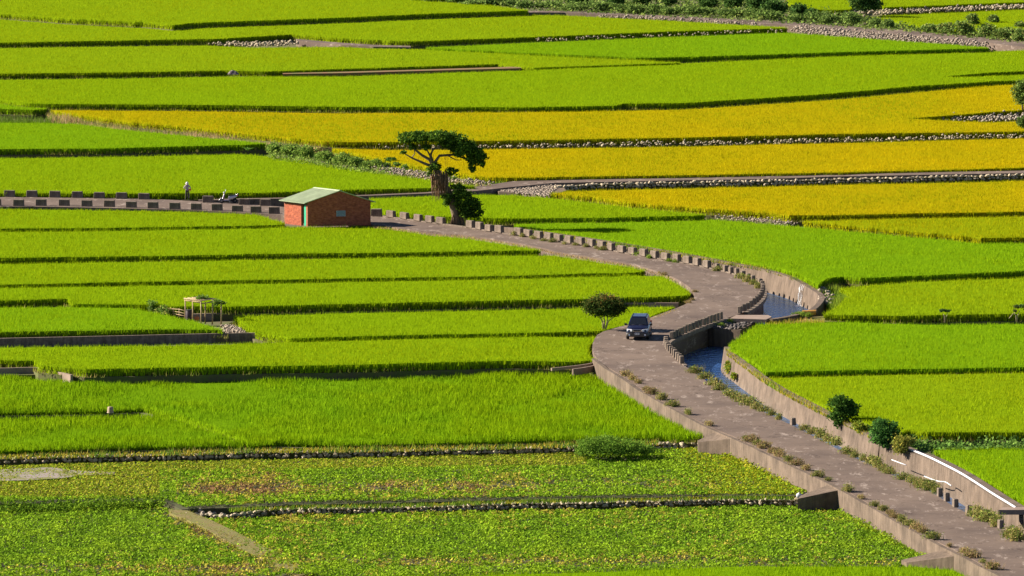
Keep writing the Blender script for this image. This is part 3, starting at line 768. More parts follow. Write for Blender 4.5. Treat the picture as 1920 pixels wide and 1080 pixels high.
def bean_cols(seed, leftgrass):
    def f(X, Y, sx, sy, g):
        n = len(X)
        big = fbm(X / 6, Y / 16, seed); mid = fbm(X / 1.3, Y / 3.2, seed + 3); fine = vnoise(X * 2.3, Y * 1.1, seed + 5)
        green = np.array((0.25, 0.38, 0.02)); dk = np.array((0.17, 0.30, 0.018)); yel = np.array((0.40, 0.36, 0.05)); brn = np.array((0.25, 0.15, 0.07)); gr = np.array((0.20, 0.32, 0.02))
        t = np.clip((mid - .35) * 2.2, 0, 1)[:, None]
        c = green * t + dk * (1 - t)
        row = leftgrass(sx, sy)                          # yellowing band of the crop
        yy = (big + (fine - .5) * .55 + row * .32 + g.normal(0, .12, n)) > .83
        c[yy] = yel
        bb = (big + (mid - .5) * .5 + row * .25 + g.normal(0, .12, n)) > .98
        c[bb] = brn
        c = c * (1 + g.normal(0, .18, n)).clip(.5, 1.5)[:, None]
        hh = 0.45 + 0.75 * mid + .15 * fine
        keep = g.random(n) < np.clip(1.25 - 1.2 * row * (fine > .5), .25, 1)
        return c, hh, keep
    return f
row1 = lambda sx, sy: np.exp(-((sy - (912 - (sx - 700) * .012)) / 14) ** 2) * (sx > 330) * (sx < 1400) - .3 * (sx > 1250)
row2 = lambda sx, sy: np.maximum(np.exp(-((sy - 1052 - 14 * (sx < 560)) / 11) ** 2), np.exp(-(((sx - 400) * .45 - (sy - 1008)) / 12) ** 2) * (sx < 520))
def mixcols(base, sel, cols, var):
    def f(X, Y, sx, sy, g):
        c, hh, keep = base(X, Y, sx, sy, g)
        m = sel(sx, sy) + g.normal(0, .12, len(X)) > .5
        c[m] = (np.array(cols)[g.integers(0, len(cols), m.sum())]) * (1 + g.normal(0, var, (m.sum(), 1))).clip(.5, 1.5)
        hh[m] = hh[m] * .55
        return c, hh, keep
    return f
olive = lambda sx, sy: (((sy < 886 - sx * .012) & (sx < 1100)) | ((sx < 300) & (sy < 932))).astype(float)
weedy = lambda sx, sy: np.clip((sx - 1180) / 160 - (sy - 850) / 160, 0, 1)
f1 = bean_cols(41, row1)
f1b = mixcols(f1, olive, [(0.27, 0.31, 0.02), (0.21, 0.32, 0.02), (0.33, 0.32, 0.04)], .12)
f1c = mixcols(f1b, weedy, [(0.34, 0.34, 0.02), (0.26, 0.34, 0.02), (0.20, 0.33, 0.02)], .15)
cover('bean_field', 'bean field with a yellowing strip between the two dry stone walls', G1px, ZB1, .32, f1c, 75, .09, 31, M['beansoil'])
cover('bean_field', 'bean field in front of the lower dry stone wall, crossed by a dirt path', G2px, ZB2, .34, bean_cols(57, row2), 75, .09, 32, M['beansoil'])
tag(link('mud_patch', poly_mesh('mud_patch', [UZ(x, y, ZB1 + .16) for x, y in [(-120, 893), (-60, 884), (30, 879), (95, 876), (140, 882), (215, 885), (215, 889), (150, 891), (120, 896), (60, 900), (-80, 903)]], [tuple(range(11))]), None, M['mud']), kind='structure')

# ================================================================== GRASS BANKS (nobody could count them)
def grass_area(name, label, px, off, dens, h, cols, seed, wid=.03, ground=None, lean=.14, leafy=0):
    P = [U(x, y, off) for x, y in px]
    g = np.random.default_rng(seed)
    X, Y = scatter(P, dens * 1.35, seed)
    Z = Zp(Y) + off - h
    n = len(X)
    nb = fbm(X / 1.6, Y / 4, seed)
    hh = h * (0.35 + 1.1 * nb) * g.uniform(.7, 1.2, n)
    ci = np.clip(((nb + g.normal(0, .13, n)) * len(cols)).astype(int), 0, len(cols) - 1)
    ci = np.where(g.random(n) < .3, g.integers(0, len(cols), n), ci)
    col = np.array(cols)[ci] * (1 + g.normal(0, .18, (n, 1))).clip(.5, 1.5)
    if leafy:
        V, C = leaf_quads(np.stack((X, Y, Z + hh * g.uniform(.3, 1.1, n)), 1), g.uniform(.6, 1.3, n) * leafy, col, .3, seed, .6)
        o = quad_obj(name, V, C, M['leaf'])
    else:
        V, C = blades(np.stack((X, Y, Z), 1), hh, g.uniform(.7, 1.4, n) * wid, np.abs(g.normal(0, lean, n)) + .03, col, seed)
        o = tri_obj(name, V, C, M['grass'])
    return tag(o, label, 'grass', None, 'stuff')
DRY = [(0.16, 0.20, 0.03), (0.30, 0.25, 0.07), (0.42, 0.29, 0.12), (0.46, 0.33, 0.17)]
GRN = [(0.10, 0.19, 0.02), (0.16, 0.26, 0.03), (0.22, 0.30, 0.03)]
YEL = [(0.22, 0.28, 0.02), (0.36, 0.32, 0.03), (0.44, 0.34, 0.05)]
def ribbon(px, w0, w1):        # outline of a strip round a pixel line, w0 above and w1 below in pixels
    return [(x, y - w0) for x, y in px] + [(x, y + w1) for x, y in px[::-1]]
grass_area('dry_grass', 'dry brown and green grass on the bank below the golden field', [(90, 205), (233, 230), (367, 242), (500, 257), (612, 269), (612, 276), (500, 272), (440, 264), (367, 256), (233, 242), (130, 230), (88, 222)], .0, 30, .6, [(0.12, 0.16, 0.03), (0.20, 0.24, 0.04), (0.38, 0.27, 0.12), (0.46, 0.32, 0.18)], 71, .04)
grass_area('tall_grass', 'clump of tall dull green grass at the end of the dry bank', [(-60, 211), (60, 212), (95, 217), (97, 224), (-60, 224)], .25, 40, .9, [(0.09, 0.15, 0.02), (0.14, 0.21, 0.03)], 72, .04)
grass_area('dry_grass', 'dry yellow grass fringe where the upper rice fields meet the road', ribbon([(700, 423), (730, 425.5), (805, 436), (880, 442.5), (960, 454), (1015, 465), (1045, 472.5), (1110, 483.5), (1185, 495.5), (1212, 503), (1232, 510), (1264, 521)], 0.8, 1.6), .14, 60, .2, DRY[1:], 73, .03)
grass_area('dry_grass', 'dry yellow grass between the little tree and the bend of the road', ribbon([(1270, 577), (1238, 588), (1204, 600), (1175, 610)], 1.5, 1.5), .15, 60, .25, YEL + DRY[2:], 74, .03)
grass_area('dry_grass', 'yellowing grass along the top of the canal wall opposite the car', ribbon([(1362, 655), (1395, 680), (1430, 706), (1467, 729), (1527, 760), (1560, 776), (1605, 797), (1650, 820), (1690, 836)], 5, 3), .18, 60, .35, YEL + [(0.2, 0.3, 0.03)], 75, .035)
grass_area('dry_grass', 'yellowing grass on the rim above the waterfall', ribbon([(985, 427), (1135, 450), (1335, 483), (1429, 499), (1477, 513), (1505, 527), (1540, 543)], 3, 1.5), .22, 60, .35, YEL + GRN, 76, .03)
grass_area('tall_grass', 'rough green grass between the pool and the right-hand rice', [(1540, 532), (1570, 531), (1600, 540), (1590, 560), (1560, 573), (1545, 556)], .1, 40, .7, GRN + YEL[:1], 77, .04)
grass_area('dry_grass', 'yellow grass beside the pale footbridge slab', [(1436, 598), (1500, 593), (1550, 596), (1540, 603), (1436, 606)], .05, 50, .4, YEL + [(0.50, 0.30, 0.16)], 78, .03)
grass_area('hedge_row', 'leafy low green row between the two right-hand rice fields', [(1690, 814), (1760, 822), (1920, 822), (2060, 822), (2060, 838), (1920, 836), (1770, 838), (1720, 834)], .15, 40, .8, [(0.08, 0.17, 0.03), (0.14, 0.25, 0.05), (0.19, 0.30, 0.06)], 79, leafy=.13)
grass_area('ledge_grass', 'short yellow-green grass on the ledge above the upper dry stone wall', ribbon([(-100, 855), (0, 853), (189, 849), (346, 846), (504, 841), (640, 840), (749, 839), (938, 835), (1076, 831), (1235, 827)], 6, 1), -.62, 40, .3, YEL + GRN, 80, .035)
grass_area('ledge_grass', 'short olive grass above the lower dry stone wall', ribbon([(430, 953), (560, 947), (780, 944), (969, 937), (1158, 934), (1367, 930), (1490, 930)], 4, 1), -.73, 50, .25, YEL[:2] + GRN, 81, .035)
grass_area('bank_grass', 'green grass on the bank behind the stone-lined slope near the banyan', [(690, 300), (800, 318), (900, 336), (950, 336), (930, 341), (850, 335), (760, 318), (700, 308)], .2, 40, .5, GRN, 82, .04)
grass_area('thicket_grass', 'rough green undergrowth beyond the far road', [(740, -8), (940, 8), (1060, 17), (1280, 28), (1467, 38), (1563, 45), (1700, 55), (1853, 69), (1920, 75), (2080, 90), (2080, 60), (1920, 50), (1740, 48), (1640, 30), (1600, 18), (1480, 8), (1400, -60), (700, -60)], .4, 14, .9, [(0.11, 0.18, 0.04), (0.17, 0.25, 0.05), (0.24, 0.30, 0.07)], 83, leafy=.2)

grass_area('leafy_edge', 'dark leafy growth along the drop at the left end of the bean fields', [(-140, 936), (0, 937), (150, 933), (310, 931), (312, 940), (150, 946), (0, 950), (-140, 950)], -.86, 60, .55, [(0.06, 0.12, 0.012), (0.10, 0.18, 0.015), (0.18, 0.28, 0.02)], 84, leafy=.11)
grass_area('bank_bushes', 'low leafy growth between the bright bushes on the bank behind the hut', [(498, 272), (560, 277), (640, 295), (705, 310), (745, 321), (700, 322), (640, 313), (567, 300), (505, 291)], .35, 40, .7, [(0.14, 0.23, 0.04), (0.19, 0.28, 0.05), (0.24, 0.31, 0.06)], 85, leafy=.13)
grass_area('wall_foot_weeds', 'yellow-green weeds along the foot of the retaining wall above the bean rows', [(1390, 832), (1480, 876), (1545, 907), (1530, 915), (1440, 885), (1350, 846)], -.82, 60, .7, [(0.20, 0.30, 0.02), (0.30, 0.34, 0.02), (0.38, 0.35, 0.03)], 86, leafy=.1)
grass_area('wall_foot_weeds', 'green weeds along the foot of the retaining wall at the bottom of the lower bean field', [(1580, 938), (1640, 976), (1700, 1010), (1775, 1046), (1730, 1048), (1650, 1003), (1570, 952)], -.92, 60, .6, [(0.16, 0.30, 0.02), (0.24, 0.34, 0.02), (0.30, 0.34, 0.03)], 87, leafy=.1)
grass_area('path_grass', 'short dry grass creeping over the dirt path', [(316, 953), (356, 955), (405, 976), (490, 1017), (553, 1049), (595, 1075), (556, 1082), (505, 1058), (445, 1030), (373, 989), (340, 974), (314, 963)], -1.02, 22, .16, [(0.20, 0.24, 0.03), (0.30, 0.27, 0.06), (0.24, 0.18, 0.08)], 88, .05)
grass_area('stone_bank_weeds', 'low weeds between the pale stones beside the banyan', [(690, 309), (790, 323), (900, 339), (930, 344), (860, 344), (800, 336), (740, 327), (700, 319)], .3, 14, .35, [(0.17, 0.25, 0.03), (0.26, 0.30, 0.04), (0.34, 0.28, 0.08)], 89, .05)
# ================================================================== STONES
def rock_mesh(name, seed, sub=1, mat=None):
    bm = bmesh.new(); bmesh.ops.create_icosphere(bm, subdivisions=sub, radius=0.5)
    g = np.random.default_rng(seed); sc = np.array((1.0, .8, .66)) * g.uniform(.85, 1.2, 3)
    for v in bm.verts:
        k = g.uniform(.78, 1.14)
        v.co = Vector((v.co.x * sc[0] * k, v.co.y * sc[1] * k, v.co.z * sc[2] * k))
    me = bpy.data.meshes.new(name); bm.to_mesh(me); bm.free()
    if mat: me.materials.append(mat)
    return me
ROCKS = [rock_mesh('stone', 100 + i, 1, M['wallstone'] if i % 2 else M['wallstone2']) for i in range(8)]
WEIRROCKS = [rock_mesh('weir_stone', 150 + i, 1, M['darkstone']) for i in range(4)]
PALE = [rock_mesh('pale_stone', 200 + i, 1, M['paleston']) for i in range(5)]
def rock_stuff(name, label, pts, sizes, seed, mat, parent=None, top=True):
    """many small stones as one mesh"""
    g = np.random.default_rng(seed)
    base = []
    for i in range(6):
        me = ROCKS[i]; base.append((np.array([v.co[:] for v in me.vertices]), np.array([p.vertices[:] for p in me.polygons])))
    Vs, Fs, n = [], [], 0
    for p, s in zip(pts, sizes):
        v, f = base[g.integers(0, 6)]
        a = g.uniform(0, 6.28); ca, sa = math.cos(a), math.sin(a)
        w = v @ np.array(((ca, sa, 0), (-sa, ca, 0), (0, 0, 1))) * s * g.uniform(.75, 1.3, 3)
        Vs.append(w + p); Fs.append(f + n); n += len(v)
    o = link(name, fast_mesh(name, np.concatenate(Vs), np.concatenate(Fs), 3), parent, mat)
    if not parent and label: tag(o, label, 'stones', None, 'stuff')
    else: o['kind'] = 'stuff'
    return o
def line_pts(px, off, step, z=None):
    P = [UZ(x, y, z) if z is not None else U(x, y, off) for x, y in px]
    return subdivide(P, step, closed=False)
def stone_wall(label, px, off, size, courses, seed, z=None, lean=.0, meshes=ROCKS, gap=1.0, drop=True):
    root = empty('stone_wall', tuple(line_pts(px, off, 50, z)[0])); tag(root, label, 'stone wall')
    L = np.array(root.location); g = np.random.default_rng(seed); cnt = 0; rest, rs = [], []
    for c in range(courses):
        for p in line_pts(px, off, size * .92 * gap, z):
            sx, _ = project(p[None])
            if sx[0] < -120 or sx[0] > 2040: continue
            s = size * g.uniform(.75, 1.35)
            q = p + np.array((g.normal(0, size * .18), -c * .06 + g.normal(0, .05), -size * (.3 + .62 * c) + g.normal(0, size * .08)))
            if cnt < 300:
                o = bpy.data.objects.new('stone', meshes[g.integers(0, len(meshes))]); COL.objects.link(o); o.parent = root
                o.location = q - L; o.rotation_euler = (g.normal(0, .35), g.normal(0, .35), g.uniform(0, 6.28)); o.scale = (s, s, s * g.uniform(.8, 1.15)); cnt += 1
            else: rest.append(q - L); rs.append(s)
    if rest: rock_stuff('small_stone', None, rest, rs, seed, M['stone'], root)
    # earth core behind the stones
    P = line_pts(px, off, 2.0, z)
    h = size * (.62 * courses)
    top = [p + np.array((0, .12, -size * .35)) - L for p in P] + [p + np.array((0, .8, -size * .35)) - L for p in P[::-1]]
    prism('earth_core', top, h + .3, root, M['soil'])
    return root
stone_wall('long dry stone wall below the wind-ruffled rice field', [(-60, 859), (0, 857), (189, 852), (346, 849), (504, 844), (598, 845), (749, 842), (938, 838), (1076, 834), (1235, 830), (1308, 829)], 0, .40, 2, 61, z=-1.90)
stone_wall('dry stone wall between the two bean fields, ending at the ramp', [(352, 961), (430, 965), (500, 953), (560, 951), (780, 949), (969, 941), (1100, 941), (1158, 938), (1367, 934), (1493, 935)], 0, .36, 2, 62, z=-2.37)
stone_wall('rough stone wall along the edge of the farm road above the golden field', [(1038, 349), (1100, 344), (1210, 341), (1280, 339.5), (1440, 337), (1560, 334), (1700, 331), (1855, 327), (1990, 324)], -.02, .42, 2, 63)
def rubble(name, label, px, off, n, s0, s1, seed, mat=None, zjit=.12, slope=0.0):
    P = [U(x, y, off) for x, y in px]
    g = np.random.default_rng(seed)
    A = np.array(P); lo = A.min(0); hi = A.max(0)
    X = g.uniform(lo[0], hi[0], n * 6); Y = g.uniform(lo[1], hi[1], n * 6); k = inside(P, X, Y); X, Y = X[k][:n], Y[k][:n]
    pts = np.stack((X, Y, Zp(Y) + off + g.normal(0, zjit, len(X)) - .1), 1)
    return rock_stuff(name, label, pts, g.uniform(s0, s1, len(X)), seed, mat or M['stone'])
rubble('stone_bank', 'pale loose stones lining the slope beside the banyan', [(690, 309), (720, 312), (790, 323), (850, 333), (900, 339), (930, 342), (915, 346), (860, 342), (800, 334), (740, 325), (700, 318)], .1, 1100, .14, .36, 64, M['paleston'])
rubble('stone_row', 'line of small stones between the two golden fields', ribbon([(610, 271), (740, 272.5), (887, 272), (1280, 266.5), (1560, 261), (1853, 253.5), (1990, 251)], 1.2, 2), .1, 900, .14, .36, 65, M['stone'])
rubble('stone_slope', 'grey rubble slope below the far road', [(1478, 52), (1510, 47), (1563, 54), (1700, 65), (1850, 80), (1850, 85), (1780, 80), (1680, 73), (1563, 66), (1500, 59)], .0, 1700, .16, .4, 66, M['paleston'])
rubble('stone_row', 'small stones edging the far road', ribbon([(1125, 28), (1200, 31), (1300, 36), (1420, 44)], 1.2, 1.5), .0, 300, .2, .4, 67, M['paleston'])
rubble('stone_row', 'small stones along the front of the tapering far rice field', ribbon([(1000, 72.5), (1100, 69.5), (1280, 62.5), (1470, 55)], .6, 1), .0, 260, .15, .3, 68, M['stone'])
rubble('stone_row', 'scattered stones on the field edge beside the far path', [(390, 80), (480, 78), (560, 76.5), (565, 80), (480, 84.5), (430, 83)], .0, 260, .2, .4, 69, M['stone'])
rubble('stone_row', 'dark stones in the notch of the golden field', [(1700, 219), (1853, 210), (2000, 203), (2000, 219), (1853, 224), (1740, 224)], -.2, 700, .2, .42, 70, M['stone2'])
rubble('stone_row', 'line of stones between the rice strips beyond the far road', ribbon([(1560, 23), (1660, 20.5), (1800, 15), (1990, 8)], 2.5, 2), .1, 700, .22, .5, 71, M['stone'])
rubble('stone_heap', 'heap of pale stones beside the last pergola post', [(416, 610), (432, 607), (448, 613), (461, 621), (430, 623), (422, 620)], -.25, 260, .12, .3, 72, M['paleston'], .06)
rubble('stone_heap', 'grey boulders at the outlet beside the pool', [(1528, 545), (1545, 541), (1562, 558), (1560, 572), (1543, 566)], -.2, 110, .25, .6, 73, M['paleston'], .15)
rubble('stone_heap', 'stones in the gap at the end of the lower dry stone wall', [(340, 954), (395, 960), (432, 966), (400, 974), (365, 968)], -1.45, 60, .25, .5, 74, M['stone2'])
rubble('stone_row', 'line of small stones along the grassy edge above the deep green field', [(1340, 404), (1440, 410), (1500, 417), (1480, 419), (1400, 410), (1338, 407)], -.05, 130, .15, .32, 75, M['paleston'])
rubble('gravel', 'grey gravel where the farm road widens behind the golden field', [(935, 355), (965, 351), (1030, 344), (1052, 346), (1035, 360), (1028, 366), (975, 361)], -.1, 900, .12, .3, 76, M['paleston'], .03)
# red-brown strip and other ground marks
strip('brown_strip', [(530, 137), (640, 134.5), (800, 130), (960, 125), (975, 126)], [(530, 138.5), (640, 137), (800, 132.5), (965, 128), (978, 127.5)], .05, .3, plain('red_brown_earth', (0.22, 0.085, 0.045), .9, scale=1.2, col2=(0.12, 0.13, 0.03)))
# weir apron stones
wr = [o for o in COL.objects if o.name == 'weir'][0]
g = np.random.default_rng(5)
Pw = [U(x, y, -.3) for x, y in [(1316, 612), (1340, 615.5), (1386, 618.5), (1412, 606), (1418, 602), (1374, 602), (1340, 604)]]
Aw = np.array(Pw); cnt = 0
while cnt < 170:
    x, y = g.uniform(Aw[:, 0].min(), Aw[:, 0].max()), g.uniform(Aw[:, 1].min(), Aw[:, 1].max())
    if not inside(Pw, np.array([x]), np.array([y]))[0]: continue
    s = g.uniform(.25, .5)
    o = bpy.data.objects.new('stone', WEIRROCKS[g.integers(0, 4)]); COL.objects.link(o); o.parent = wr
    o.location = (x, y, Zp(y) - .30 + g.uniform(-.05, .1)); o.rotation_euler = (g.normal(0, .4), g.normal(0, .4), g.uniform(0, 6.28)); o.scale = (s, s, s); cnt += 1

# ================================================================== GUARD BLOCKS
def block_mesh(name, l, w, h, seed):
    bm = bmesh.new(); bmesh.ops.create_cube(bm, size=1)
    g = np.random.default_rng(seed)
    for v in bm.verts:
        k = 0.94 if v.co.z > 0 else 1.0
        v.co = Vector((v.co.x * l * k + g.normal(0, .012), v.co.y * w * k + g.normal(0, .012), v.co.z * h + h / 2 + g.normal(0, .012)))
    bmesh.ops.bevel(bm, geom=bm.edges[:], offset=.03, segments=1, affect='EDGES')
    me = bpy.data.meshes.new(name); bm.to_mesh(me); bm.free(); me.materials.append(M['block'])
    return me
BL = [block_mesh('guard_block', 1.03, .38, .62, i) for i in range(4)]
BS = [block_mesh('guard_block', .46, .34, .56, 10 + i) for i in range(4)]
gb = np.random.default_rng(3)
def block(px, py, ang, mesh, label, group, off=0.0, sink=.03):
    p = U(px, py, off)
    o = bpy.data.objects.new('guard_block', mesh[gb.integers(0, len(mesh))]); COL.objects.link(o)
    o.location = (p[0], p[1], p[2] - sink); o.rotation_euler = (gb.normal(0, .015), gb.normal(0, .015), ang + gb.normal(0, .04)); o.scale = (1, 1, gb.uniform(.93, 1.06))
    return tag(o, label, 'guard block', group)
def interp_y(px, poly):
    return float(np.interp(px, [p[0] for p in poly], [p[1] for p in poly]))
for x, y in [(-50, 385), (-8, 385.5), (35, 386), (77, 385.5), (120.5, 385.5), (163, 387), (205, 387.5), (246, 389), (287, 390.5), (328, 392), (368, 393), (407, 394.5), (445, 396.5), (480, 398.5), (514, 400.5)]:
    block(x, y, -.12, BL, 'weathered concrete guard block on the field side of the road before the worker', 'guard blocks on the field side of the road before the worker')
for x, y in [(-25, 368.8), (18, 369), (60, 369.3), (103, 370), (145, 370.5), (186, 371.5), (228, 372.5), (270, 373.5)]:
    block(x, y, -.10, BL, 'dark concrete guard block on the far road edge left of the worker', 'guard blocks on the far road edge left of the worker')
block(390, 379.5, -.15, BL, 'pale concrete guard block between the worker and the scooter', None)
block(458, 383.5, -.12, BL, 'dark concrete guard block just right of the scooter', None)
block(498, 385.5, -.12, BL, 'concrete guard block on the far road edge behind the hut corner', None)
Rup = [p for p in ROAD_R if 690 < p[0] < 1432 and p[1] < 545]
xs = [706, 733, 758, 784, 806, 826, 882, 899, 917, 936, 972, 990, 1010, 1029, 1047, 1067, 1088, 1109, 1128, 1146, 1166, 1186, 1207, 1227, 1248, 1269, 1289, 1307, 1326, 1345, 1360, 1371, 1382, 1393, 1403, 1412]
for x in xs:
    y = interp_y(x, Rup); a = U(x - 12, interp_y(x - 12, Rup)); b = U(x + 12, interp_y(x + 12, Rup))
    lab = ('concrete guard block in the short row between the hut and the banyan', 'guard blocks between hut and banyan') if x < 850 else ('concrete guard block in the long row beside the canal wall above the bend', 'guard blocks beside the canal above the bend')
    block(x, y, math.atan2(b[1] - a[1], b[0] - a[0]), BL if x < 1340 else BS, *lab, off=.08)
def row(px, n, mesh, label, group):
    P = subdivide([U(x, y) for x, y in smooth(px, 2)], .25, closed=False)
    d = np.concatenate(([0], np.cumsum([np.linalg.norm(b - a) for a, b in zip(P[:-1], P[1:])])))
    for k in range(n):
        s = d[-1] * (k + .5) / n; i = int(np.searchsorted(d, s)); i = min(max(i, 2), len(P) - 3)
        t = P[i + 2] - P[i - 2]
        o = bpy.data.objects.new('guard_block', mesh[gb.integers(0, len(mesh))]); COL.objects.link(o)
        o.location = tuple(P[i] + np.array((0, 0, .06))); o.rotation_euler = (0, 0, math.atan2(t[1], t[0]) + gb.normal(0, .03)); o.scale = (1, 1, gb.uniform(.94, 1.06))
        tag(o, label, 'guard block', group)
row([(1424, 534), (1430.5, 541), (1431, 549), (1428, 559), (1419, 569), (1407, 578), (1394, 585.5), (1383, 590.5)], 14, BS, 'concrete guard block on the bend above the blue pool', 'guard blocks on the bend above the pool')
row([(1355, 598), (1330, 606.5), (1300, 617.5), (1276, 628.5), (1256, 638)], 17, BS, 'dark shaded guard block on the curve between the weir and the car shadow', 'guard blocks between the weir and the car shadow')
row([(1249, 643), (1248, 649), (1252, 657), (1265, 670), (1280, 684)], 11, BS, 'sunlit guard block in the tight zigzag row above the lower stream', 'guard blocks in the tight zigzag row above the lower stream')
wall('curb', 'low concrete curb under the dark guard blocks beside the weir', [(1362, 596), (1330, 606), (1300, 617), (1275, 628), (1255, 638), (1247, 646), (1251, 656), (1264, 669), (1282, 685)], 0.05, 0.3, 0.3, M['block'], 1)
for x, y in [(1487, 796), (1762, 930), (1775, 939), (1791, 950), (1816, 961), (1876, 990)]:
    block(x, y, -1.35, BS, 'lone concrete guard block among the weeds of the lower road', 'lone guard blocks along the lower road', .02)

# ================================================================== BRICK HUT
def brick_mat():
    m, nt, b = new_mat('red_brick')
    b.inputs['Roughness'].default_value = .9; b.inputs['Specular IOR Level'].default_value = .15
    uv = nt.nodes.new('ShaderNodeUVMap'); uv.uv_map = 'UVMap'
    br = nt.nodes.new('ShaderNodeTexBrick')
    br.inputs['Color1'].default_value = (0.42, 0.11, 0.055, 1); br.inputs['Color2'].default_value = (0.27, 0.058, 0.034, 1); br.inputs['Mortar'].default_value = (0.24, 0.12, 0.08, 1)
    br.inputs['Scale'].default_value = 1.0; br.inputs['Brick Width'].default_value = .22; br.inputs['Row Height'].default_value = .072; br.inputs['Mortar Size'].default_value = .008
    nt.links.new(uv.outputs[0], br.inputs['Vector'])
    n = nt.nodes.new('ShaderNodeTexNoise'); n.inputs['Scale'].default_value = 3.5; n.inputs['Detail'].default_value = 6
    nt.links.new(uv.outputs[0], n.inputs['Vector'])
    cr = nt.nodes.new('ShaderNodeValToRGB'); cr.color_ramp.elements[0].position = .3; cr.color_ramp.elements[0].color = (.75, .72, .7, 1); cr.color_ramp.elements[1].position = .7; cr.color_ramp.elements[1].color = (1.2, 1.18, 1.15, 1)
    nt.links.new(n.outputs['Fac'], cr.inputs['Fac'])
    mx = nt.nodes.new('ShaderNodeMix'); mx.data_type = 'RGBA'; mx.blend_type = 'MULTIPLY'; mx.inputs[0].default_value = 1
    nt.links.new(br.outputs['Color'], mx.inputs['A']); nt.links.new(cr.outputs['Color'], mx.inputs['B'])
    nt.links.new(mx.outputs['Result'], b.inputs['Base Color'])
    bp = nt.nodes.new('ShaderNodeBump'); bp.inputs['Strength'].default_value = .5; bp.inputs['Distance'].default_value = .01; bp.invert = True
    nt.links.new(br.outputs['Fac'], bp.inputs['Height']); nt.links.new(bp.outputs['Normal'], b.inputs['Normal'])
    return m
M['brick'] = brick_mat()
A = U(577, 423.5); B = U(695, 421); C0 = U(533, 417.5)
A[2] -= .05; B[2] = A[2]; C0[2] = A[2]
Dp = B + (C0 - A)
hut = empty('brick_hut', tuple((A + B + C0 + Dp) / 4)); hut.location.z = A[2]
tag(hut, 'small red brick hut with a pale green metal roof and a green door', 'hut')
HL = np.array(hut.location)
EAVE, APEX = 2.2, 3.16
def wall_piece(name, quad, uvs, parent, thick, inward, mat):
    """outline (3-D ring seen from outside) with UV in metres, thickened inwards"""
    n = len(quad); ins = [q + inward * thick for q in quad]
    f = [tuple(range(n)), tuple(range(2 * n - 1, n - 1, -1))] + [(i, i + n, (i + 1) % n + n, (i + 1) % n)[::1] for i in range(n)]
    me = poly_mesh(name, [q - HL for q in quad + ins], f)
    ul = me.uv_layers.new(name='UVMap'); allu = uvs + uvs
    for p in me.polygons:
        for li in p.loop_indices: ul.data[li].uv = allu[me.loops[li].vertex_index]
    return link(name, me, parent, mat)
def ring(o, e, lens, zs):
    d = (e - o); d = d / np.linalg.norm(d)
    return [o + d * s + np.array((0, 0, z)) for s, z in zip(lens, zs)], [(s, z) for s, z in zip(lens, zs)]
Lg = np.linalg.norm(B - A); Ls = np.linalg.norm(C0 - A)
inw_g = (C0 - A) / Ls; inw_s = (B - A) / Lg
q, uv = ring(A, B, [0, Lg, Lg, Lg / 2, 0], [0, 0, EAVE, APEX, EAVE]); wall_piece('gable_wall', q, uv, hut, .2, inw_g, M['brick'])
q, uv = ring(C0, Dp, [0, Lg, Lg, Lg / 2, 0], [0, 0, EAVE, APEX, EAVE]); wall_piece('gable_wall', q, uv, hut, .2, -inw_g, M['brick'])
d0, d1, dh = .26, 1.02, 1.92
for l0, l1, z0, z1 in ((.2, d0, 0, EAVE - .03), (d1, Ls - .2, 0, EAVE - .03), (d0, d1, dh, EAVE - .03)):
    q, uv = ring(A, C0, [l0, l1, l1, l0], [z0, z0, z1, z1]); wall_piece('side_wall', q, uv, hut, .2, inw_s, M['brick'])
q, uv = ring(B, Dp, [.2, Ls - .2, Ls - .2, .2], [0, 0, EAVE - .03, EAVE - .03]); wall_piece('side_wall', q, uv, hut, .2, -inw_s, M['brick'])
M['door'] = plain('green_door_paint', (0.03, 0.36, 0.20), .5, scale=3, noise=.2)
M['roofg'] = plain('pale_green_roof_sheet', (0.46, 0.53, 0.34), .55, scale=1.2, noise=.25, spec=.4)
M['dark'] = plain('interior_shade', (0.02, 0.018, 0.016), .9)  # near-black colour standing in for indoor shade
M['louvre'] = plain('weathered_louvre', (0.34, 0.40, 0.46), .6, scale=6, noise=.3)
ds = (C0 - A) / Ls
dm = MB(); o1 = A + ds * (d0 + .04); ang = R(48)
dv = ds * math.cos(ang) * .0 + ds * .38 + inw_s * .02; nv = inw_s * .04
dm.hexa([o1 - HL + inw_s * .05, o1 + dv - HL + inw_s * .05, o1 + dv + nv - HL + inw_s * .05, o1 + nv - HL + inw_s * .05] + [p + np.array((0, 0, dh - .05)) for p in (o1 - HL + inw_s * .05, o1 + dv - HL + inw_s * .05, o1 + dv + nv - HL + inw_s * .05, o1 + nv - HL + inw_s * .05)])
door = dm.build('door', M['door'], hut)
hb = MB(); hp = o1 + ds * .33 - HL; hb.tube([hp + inw_s * .05 + np.array((0, 0, .95)), hp - inw_s * .03 + np.array((0, 0, .95)), hp - inw_s * .03 + ds * -.1 + np.array((0, 0, .95))], .012, 6); hb.build('handle', M['black'], door)
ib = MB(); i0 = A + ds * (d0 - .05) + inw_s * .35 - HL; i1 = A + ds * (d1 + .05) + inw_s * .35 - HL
ib.add([i0, i1, i1 + np.array((0, 0, 2.0)), i0 + np.array((0, 0, 2.0))], [(0, 1, 2, 3)]); ib.build('doorway_shade', M['dark'], hut)  # near-black sheet painted as the unlit room behind the door
gx = (B - A) / Lg
w0, w1, wz0, wz1 = Lg * .455, Lg * .595, .86, 1.38
wf = MB(); out = -inw_g
def wbox(m, l0, l1, z0, z1, t0, t1, mi=0):
    V = [A + gx * l + out * t + np.array((0, 0, z)) - HL for z in (z0, z1) for l, t in ((l0, t0), (l1, t0), (l1, t1), (l0, t1))]
    m.hexa(V, mi)
